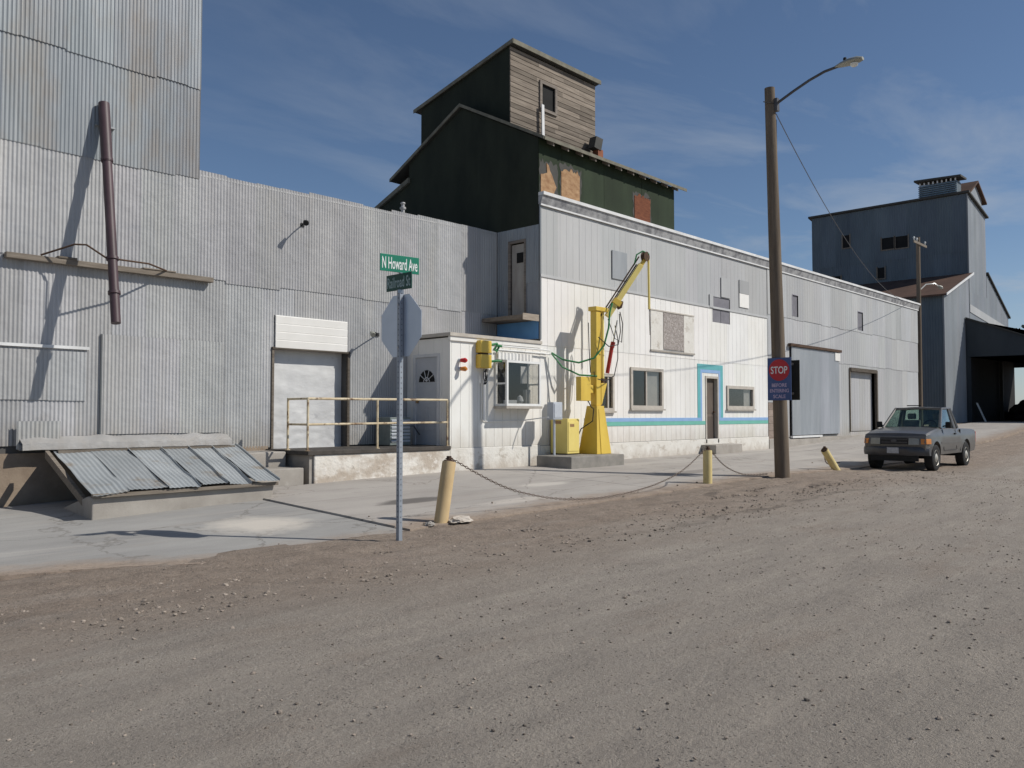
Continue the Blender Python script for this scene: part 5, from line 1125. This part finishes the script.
for co, no in [((0, 0, z), (0, 0, 1)) for z in (.52, .64, .76, .84, .92, .98)]+[((x, 0, 0), (1, 0, 0)) for x in (.25, .45, .75, 1.1, 1.4, 2.0, 2.98, 3.04, 3.6, 4.2, 4.48)]+[((0, y, 0), (0, 1, 0)) for y in (-.81, -.74, -.55, -.3, 0, .3, .55, .74, .81)]:
    bmesh.ops.bisect_plane(bm, geom=bm.verts[:]+bm.edges[:]+bm.faces[:], plane_co=co, plane_no=no, dist=1e-5)
# bed cavity
fs = [f for f in bm.faces if f.normal.z > .9 and 3.03 < f.calc_center_median().x < 4.49 and abs(f.calc_center_median().y) < .80]
res = bmesh.ops.extrude_face_region(bm, geom=fs); vz = [v for v in res['geom'] if isinstance(v, bmesh.types.BMVert)]
bmesh.ops.translate(bm, verts=vz, vec=(0, 0, -.42)); bmesh.ops.delete(bm, geom=fs, context='FACES')
for v in bm.verts:
    z, x = v.co.z, v.co.x
    k = 1.0
    if z > .925 and abs(v.co.y) > .84 and x < 4.55: z -= .028; v.co.z = z; k0 = .985
    else: k0 = 1.0
    if z < .64: k = .965+.035*max(0, (z-.40)/.24)
    elif z > .84: k = 1-.06*min(1, ((z-.84)/.22))**1.5
    if x < .45: k *= .93+.07*(1-((.45-x)/.37)**2 if x > .08 else 0)
    if x > 4.3: k *= 1-.02*(x-4.3)/.28
    v.co.y *= k*k0
    # wheel arch flare
    for cx in (FA, RA):
        dd = math.hypot(x-cx, z-WR)
        if abs(v.co.y) > .7 and dd < .50: v.co.y += math.copysign(.022, v.co.y)
    # crowned hood
    if 0.2 < x < 1.42 and z > .92: v.co.z += .03*(1-(v.co.y/.86)**2)
    v.co = Vector(W(v.co))-Vector(tk['_o'])
bmesh.ops.recalc_face_normals(bm, faces=bm.faces)
me = bpy.data.meshes.new('body'); bm.to_mesh(me); bm.free(); me.materials.append(m['paint'])
me.polygons.foreach_set('use_smooth', [True]*len(me.polygons)); me.set_sharp_from_angle(angle=R(32))
body = bpy.data.objects.new('body', me); COL.objects.link(body); body.parent = tk; md = body.modifiers.new('bevel', 'BEVEL'); md.width = .035; md.segments = 3; md.limit_method = 'ANGLE'; md.angle_limit = R(40); body['_o'] = tuple(tk['_o'])
ca = me.color_attributes.new('tint', 'FLOAT_COLOR', 'CORNER'); ca.data.foreach_set('color', [1.0]*4*len(me.loops))
# cab
zb, zr = 1.065, 1.585
def cabpt(s, k):  # k: 'fb' front bottom, 'ft', 'rt', 'rb'
    return {'fb': (1.40, s*.775, zb+.01), 'ft': (2.02, s*.625, zr), 'rt': (2.76, s*.62, zr+.005), 'rb': (2.95, s*.77, zb)}[k]
b = MB()
# roof: crowned grid
vs = []; nxr, nyr = 8, 8
for i in range(nxr+1):
    for j in range(nyr+1):
        x = 1.98+.81*i/nxr; v = -1+2*j/nyr; vs.append(W((x, v*.645*(1-.02*abs(i-4)/4), zr+.055-.035*v*v-.02*((i-4)/4)**2)))
n1 = len(vs); vs += [(p[0], p[1], p[2]-.05) for p in vs]; q = nyr+1
f = [(i*q+j, (i+1)*q+j, (i+1)*q+j+1, i*q+j+1) for i in range(nxr) for j in range(nyr)]; f += [tuple(k+n1 for k in t_[::-1]) for t_ in f]
for i in range(nxr): f += [(i*q, i*q+n1, (i+1)*q+n1, (i+1)*q), (i*q+nyr, (i+1)*q+nyr, (i+1)*q+nyr+n1, i*q+nyr+n1)]
for j in range(nyr): f += [(j, j+1, j+1+n1, j+n1), (nxr*q+j, nxr*q+j+n1, nxr*q+j+1+n1, nxr*q+j+1)]
b.add(vs, f); b.build('roof', m['paint'], tk, smooth=True)
b = MB()
for s in (-1, 1):
    b.tube([W(cabpt(s, 'fb')), W(cabpt(s, 'ft'))], .036, 6); b.tube([W((2.62, s*.765, zb)), W((2.58, s*.635, zr))], .040, 6); b.tube([W(cabpt(s, 'rb')), W(cabpt(s, 'rt'))], .05, 6)
    b.hexa([W((2.60, s*.78, zb)), W((2.95, s*.775, zb)), W((2.95, s*.745, zb)), W((2.60, s*.75, zb))], [W((2.58, s*.648, zr)), W((2.76, s*.642, zr)), W((2.76, s*.61, zr)), W((2.58, s*.615, zr))])
    b.tube([W(cabpt(s, 'ft')), W(cabpt(s, 'rt'))], .035, 6)
b.tube([W(cabpt(-1, 'ft')), W(cabpt(1, 'ft'))], .03, 6); b.tube([W(cabpt(-1, 'rb')), W(cabpt(1, 'rb'))], .045, 6)
b.build('cab_pillars', m['paint'], tk, smooth=True)
def pane(name, pts, th=(.004, 0, 0)):
    b = MB(); P = [Vector(W(p)) for p in pts]; b.hexa(P, [p+Vector(th) for p in P]); return b.build(name, m['car_glass'], tk)
pane('windscreen', [(1.43, -.74, zb+.02), (1.43, .74, zb+.02), (2.02, .61, zr), (2.02, -.61, zr)])
pane('rear_window', [(2.93, -.70, zb+.06), (2.93, .70, zb+.06), (2.78, .58, zr), (2.78, -.58, zr)])
for s in (-1, 1): pane('side_window', [(1.50, s*.765, zb+.02), (2.60, s*.765, zb+.02), (2.56, s*.64, zr), (2.06, s*.635, zr)], (0, -s*.004, 0))
b = MB(); tb_(b, 1.38, 1.47, -.70, .70, zb-.02, zb+.035, 1.0); b.build('wiper_cowl', m['black'], tk)
b = MB()
for yy in (-.36, .36):
    tb_(b, 2.15, 2.62, yy-.24, yy+.24, .70, .90); tb_(b, 2.50, 2.68, yy-.23, yy+.23, .9, 1.28); tb_(b, 2.54, 2.64, yy-.12, yy+.12, 1.30, 1.46)
b.build('seat', m['seat'], tk, bevel=.03)
b = MB(); b.tube([W((1.88+.08*math.sin(a), -.36+.18*math.cos(a), 1.12+.16*math.sin(a))) for a in [2*math.pi*k/20 for k in range(21)]], .016, 6); b.tube([W((1.88, -.36, 1.12)), W((1.6, -.36, 1.0))], .03, 6); b.build('steering_wheel', m['black'], tk, smooth=True)
b = MB(); tb_(b, 1.45, 1.75, -.70, .70, .92, 1.10); b.build('dashboard', m['seat'], tk, bevel=.03)
# front: bumper, grille, lamps
b = MB(); ns = 16; vs = []
for k in range(ns+1):
    y = -.87+1.74*k/ns; xo = .0+.20*(abs(y)/.87)**5+.02*(y/.87)**2
    vs += [W((xo, y, .40)), W((xo-.035, y, .47)), W((xo-.035, y, .57)), W((xo, y, .61)), W((xo+.12, y, .61)), W((xo+.12, y, .40))]
f = []
for k in range(ns):
    for j in range(6): f.append((k*6+j, k*6+(j+1) % 6, (k+1)*6+(j+1) % 6, (k+1)*6+j))
f += [tuple(range(6)), tuple(range(ns*6, ns*6+6))[::-1]]; b.add(vs, f); b.build('bumper', M('bumper_metal', (.075, .075, .08), (.055, .055, .06), 6, rough=.4, spec=.5, metallic=.3), tk, smooth=True)
b = MB(); tb_(b, .02, .12, -.62, .62, .26, .395); b.build('valance', m['black'], tk)
b = MB(); tb_(b, .06, .12, -.36, .36, .68, .845); gr = b.build('grille', m['grille'], tk)
b = MB()
for z in (.72, .80): tb_(b, .045, .06, -.35, .35, z, z+.016)
b.build('grille_bars', m['arm_metal'], gr)
b = MB(); b.lathe([(.040, -.004), (.036, -.010)], 'x', W((.045, 0, .765)), 20); bd = b.build('badge', m['arm_metal'], gr)
for v in bd.data.vertices: v.co.y = (v.co.y-(TYc-tk['_o'][1]))*1.9+(TYc-tk['_o'][1])
for v in bd.data.vertices: pass
for s in (-1, 1):
    b = MB(); P = [W((.050, s*.375, .67)), W((.075, s*.64, .67)), W((.14, s*.64, .67)), W((.14, s*.375, .67))]; b.hexa(P, [(p[0]+.02, p[1], p[2]+.165) for p in P]); b.build('headlight', m['headlamp'], tk, bevel=.01)
    b = MB(); P = [W((.062, s*.70, .69)), W((.105, s*.83, .69)), W((.30, s*.895, .69)), W((.30, s*.70, .69))]; b.hexa(P, [(p[0]+.012, p[1]-s*.010, p[2]+.135) for p in P]); b.build('turn_signal', m['amber_lens'], tk, bevel=.008)
    b = MB(); b.tube([W((1.62, s*.79, 1.12)), W((1.60, s*.88, 1.14))], .02, 6); mi = b.build('mirror', m['black'], tk)
    b = MB(); tb_(b, 1.55, 1.63, min(s*.87, s*1.02), max(s*.87, s*1.02), 1.08, 1.24); b.build('mirror_housing', m['black'], mi, bevel=.02)
    b = MB(); tb_(b, 4.575, 4.60, min(s*.74, s*.84), max(s*.74, s*.84), .66, .95); b.build('tail_light', m['red_lens'], tk)
    b = MB(); yy = s*.866
    # door shut lines
    for (x0, z0_, x1, z1_) in ((1.46, .50, 1.46, 1.04), (2.62, .50, 2.62, 1.04), (1.46, .50, 2.62, .50)):
        b.tube([W((x0, s*.861, z0_)), W((x1, s*(.861 if z1_ < .9 else .822), z1_))], .006, 4)
    dl = b.build('door', m['grille'], tk)
    b = MB(); tb_(b, 2.42, 2.55, min(s*.845, s*.875), max(s*.845, s*.875), .90, .94); b.build('handle', m['black'], dl)
    b = MB(); tb_(b, 1.25, 3.05, min(s*.855, s*.868), max(s*.855, s*.868), .68, .72); b.build('side_moulding', m['paint'], tk)
    b = MB(); tb_(b, 3.02, 3.03, min(s*.80, s*.850), max(s*.80, s*.850), .45, 1.03); b.build('bed_seam', m['dark'], tk)
    b = MB(); tb_(b, RA+.43, RA+.45, min(s*.62, s*.84), max(s*.62, s*.84), .22, .50); b.build('mud_flap', m['black'], tk)
b = MB(); tb_(b, -.05, -.037, -.155, .155, .455, .60); b.build('licence_plate', m['plate'], tk)
b = MB(); tb_(b, 4.60, 4.70, -.80, .80, .45, .60); b.build('rear_bumper', m['chrome'], tk, bevel=.02)
b = MB(); tb_(b, 4.582, 4.592, -.70, .70, .62, .98); b.build('tailgate', m['paint'], tk)
b = MB(); tb_(b, .5, 4.3, -.45, .45, .33, .45); tb_(b, .84-.05, .84+.05, -.7, .7, .30, .38); tb_(b, RA-.06, RA+.06, -.7, .7, .29, .40); b.build('chassis', m['black'], tk)
b = MB(); tb_(b, 2.35, 2.40, .02, .42, zr+.075, zr+.10); b.build('roof_bar', m['black'], tk)
for cx in (FA, RA):
    for s in (-1, 1):
        c = W((cx, s*.755, WR)); b = MB()
        pr = [(.20, -.10), (.24, -.105), (.315, -.112), (.340, -.095), (.345, -.06), (.345, .06), (.340, .095), (.315, .112), (.24, .105), (.20, .10)]
        b.lathe(pr, 'y', c, 28); wl = b.build('wheel', m['black'], tk, smooth=True)
        b = MB(); o = s
        b.lathe([(.215, .085*o), (.205, .112*o), (.185, .085*o), (.165, .078*o), (.12, .098*o), (.075, .112*o), (.06, .125*o), (.01, .128*o)], 'y', c, 24); b.build('rim', m['rim'], wl, smooth=True)
        b = MB()
        for k in range(8):
            a = 2*math.pi*k/8; q = (c[0]+.148*math.cos(a), c[1], c[2]+.148*math.sin(a)); b.lathe([(.022, .080*o), (.022, .095*o)], 'y', q, 8)
        b.build('rim_holes', m['dark'], wl)
# ------------------------------------------------------------------ world, sun, camera
SUN = Vector((.755, -1, 1.10)).normalized()
el = math.asin(SUN.z); az = math.atan2(SUN.x, SUN.y)
wd = bpy.data.worlds.new('World'); sc.world = wd; wd.use_nodes = True
nt = wd.node_tree; bg = nt.nodes['Background']
sky = nt.nodes.new('ShaderNodeTexSky'); sky.sky_type = 'NISHITA'; sky.sun_disc = False; sky.sun_elevation = el; sky.sun_rotation = az
sky.altitude = 1400; sky.air_density = 1.0; sky.dust_density = .6; sky.ozone_density = 3.0
tc = nt.nodes.new('ShaderNodeTexCoord'); sep = nt.nodes.new('ShaderNodeSeparateXYZ'); nt.links.new(tc.outputs['Generated'], sep.inputs[0])
def mth(op, a, b=0.0):
    n = nt.nodes.new('ShaderNodeMath'); n.operation = op
    for i, v in enumerate((a, b)):
        if isinstance(v, (int, float)): n.inputs[i].default_value = v
        else: nt.links.new(v, n.inputs[i])
    return n.outputs[0]
zz = mth('MAXIMUM', sep.outputs['Z'], .06)
cmb = nt.nodes.new('ShaderNodeCombineXYZ'); nt.links.new(mth('DIVIDE', sep.outputs['X'], zz), cmb.inputs[0]); nt.links.new(mth('DIVIDE', sep.outputs['Y'], zz), cmb.inputs[1])
mp = nt.nodes.new('ShaderNodeMapping'); mp.inputs['Rotation'].default_value = (0, 0, R(35)); mp.inputs['Scale'].default_value = (.8, 1.5, 1); nt.links.new(cmb.outputs[0], mp.inputs['Vector'])
ns = nt.nodes.new('ShaderNodeTexNoise'); ns.inputs['Scale'].default_value = .9; ns.inputs['Detail'].default_value = 8; ns.inputs['Roughness'].default_value = .58; ns.inputs['Distortion'].default_value = .5
nt.links.new(mp.outputs[0], ns.inputs['Vector'])
mr = nt.nodes.new('ShaderNodeMapRange'); mr.inputs['From Min'].default_value = .47; mr.inputs['From Max'].default_value = .86; mr.inputs['To Max'].default_value = .40
nt.links.new(ns.outputs['Fac'], mr.inputs['Value'])
side = nt.nodes.new('ShaderNodeMapRange'); side.inputs['From Min'].default_value = .35; side.inputs['From Max'].default_value = .98; side.inputs['To Min'].default_value = .25; side.inputs['To Max'].default_value = 2.2; nt.links.new(sep.outputs['X'], side.inputs['Value'])
low = nt.nodes.new('ShaderNodeMapRange'); low.inputs['From Min'].default_value = .22; low.inputs['From Max'].default_value = 0.0; low.inputs['To Max'].default_value = .75; nt.links.new(sep.outputs['Z'], low.inputs['Value'])
cl = mth('MAXIMUM', mth('MULTIPLY', mr.outputs[0], side.outputs[0]), mth('MULTIPLY', low.outputs[0], low.outputs[0]))
mx = nt.nodes.new('ShaderNodeMix'); mx.data_type = 'RGBA'; nt.links.new(cl, mx.inputs['Factor']); nt.links.new(sky.outputs[0], mx.inputs['A']); mx.inputs['B'].default_value = (5.0, 5.5, 6.2, 1)
nt.links.new(mx.outputs['Result'], bg.inputs['Color']); bg.inputs['Strength'].default_value = .081
sl = bpy.data.lights.new('sun', 'SUN'); sl.energy = 4.0; sl.angle = R(.53); sl.color = (1, .955, .88)
so = bpy.data.objects.new('sun', sl); COL.objects.link(so); so.rotation_euler = (-SUN).to_track_quat('-Z', 'Y').to_euler(); so.location = (0, -20, 30)
cam = bpy.data.cameras.new('camera'); co = bpy.data.objects.new('camera', cam); COL.objects.link(co)
co.location = (-15.434, -13.510, 1.55); co.rotation_euler = Vector((.72932, .68315, .03732)).to_track_quat('-Z', 'Y').to_euler()
cam.sensor_width = 36; cam.lens = 830/1024*36; cam.clip_start = .1; cam.clip_end = 6000
sc.camera = co
sc.view_settings.view_transform = 'Standard'; sc.view_settings.look = 'None'; sc.view_settings.exposure = 0; sc.view_settings.gamma = 1
for o in bpy.data.objects:
    if '_o' in o: del o['_o']
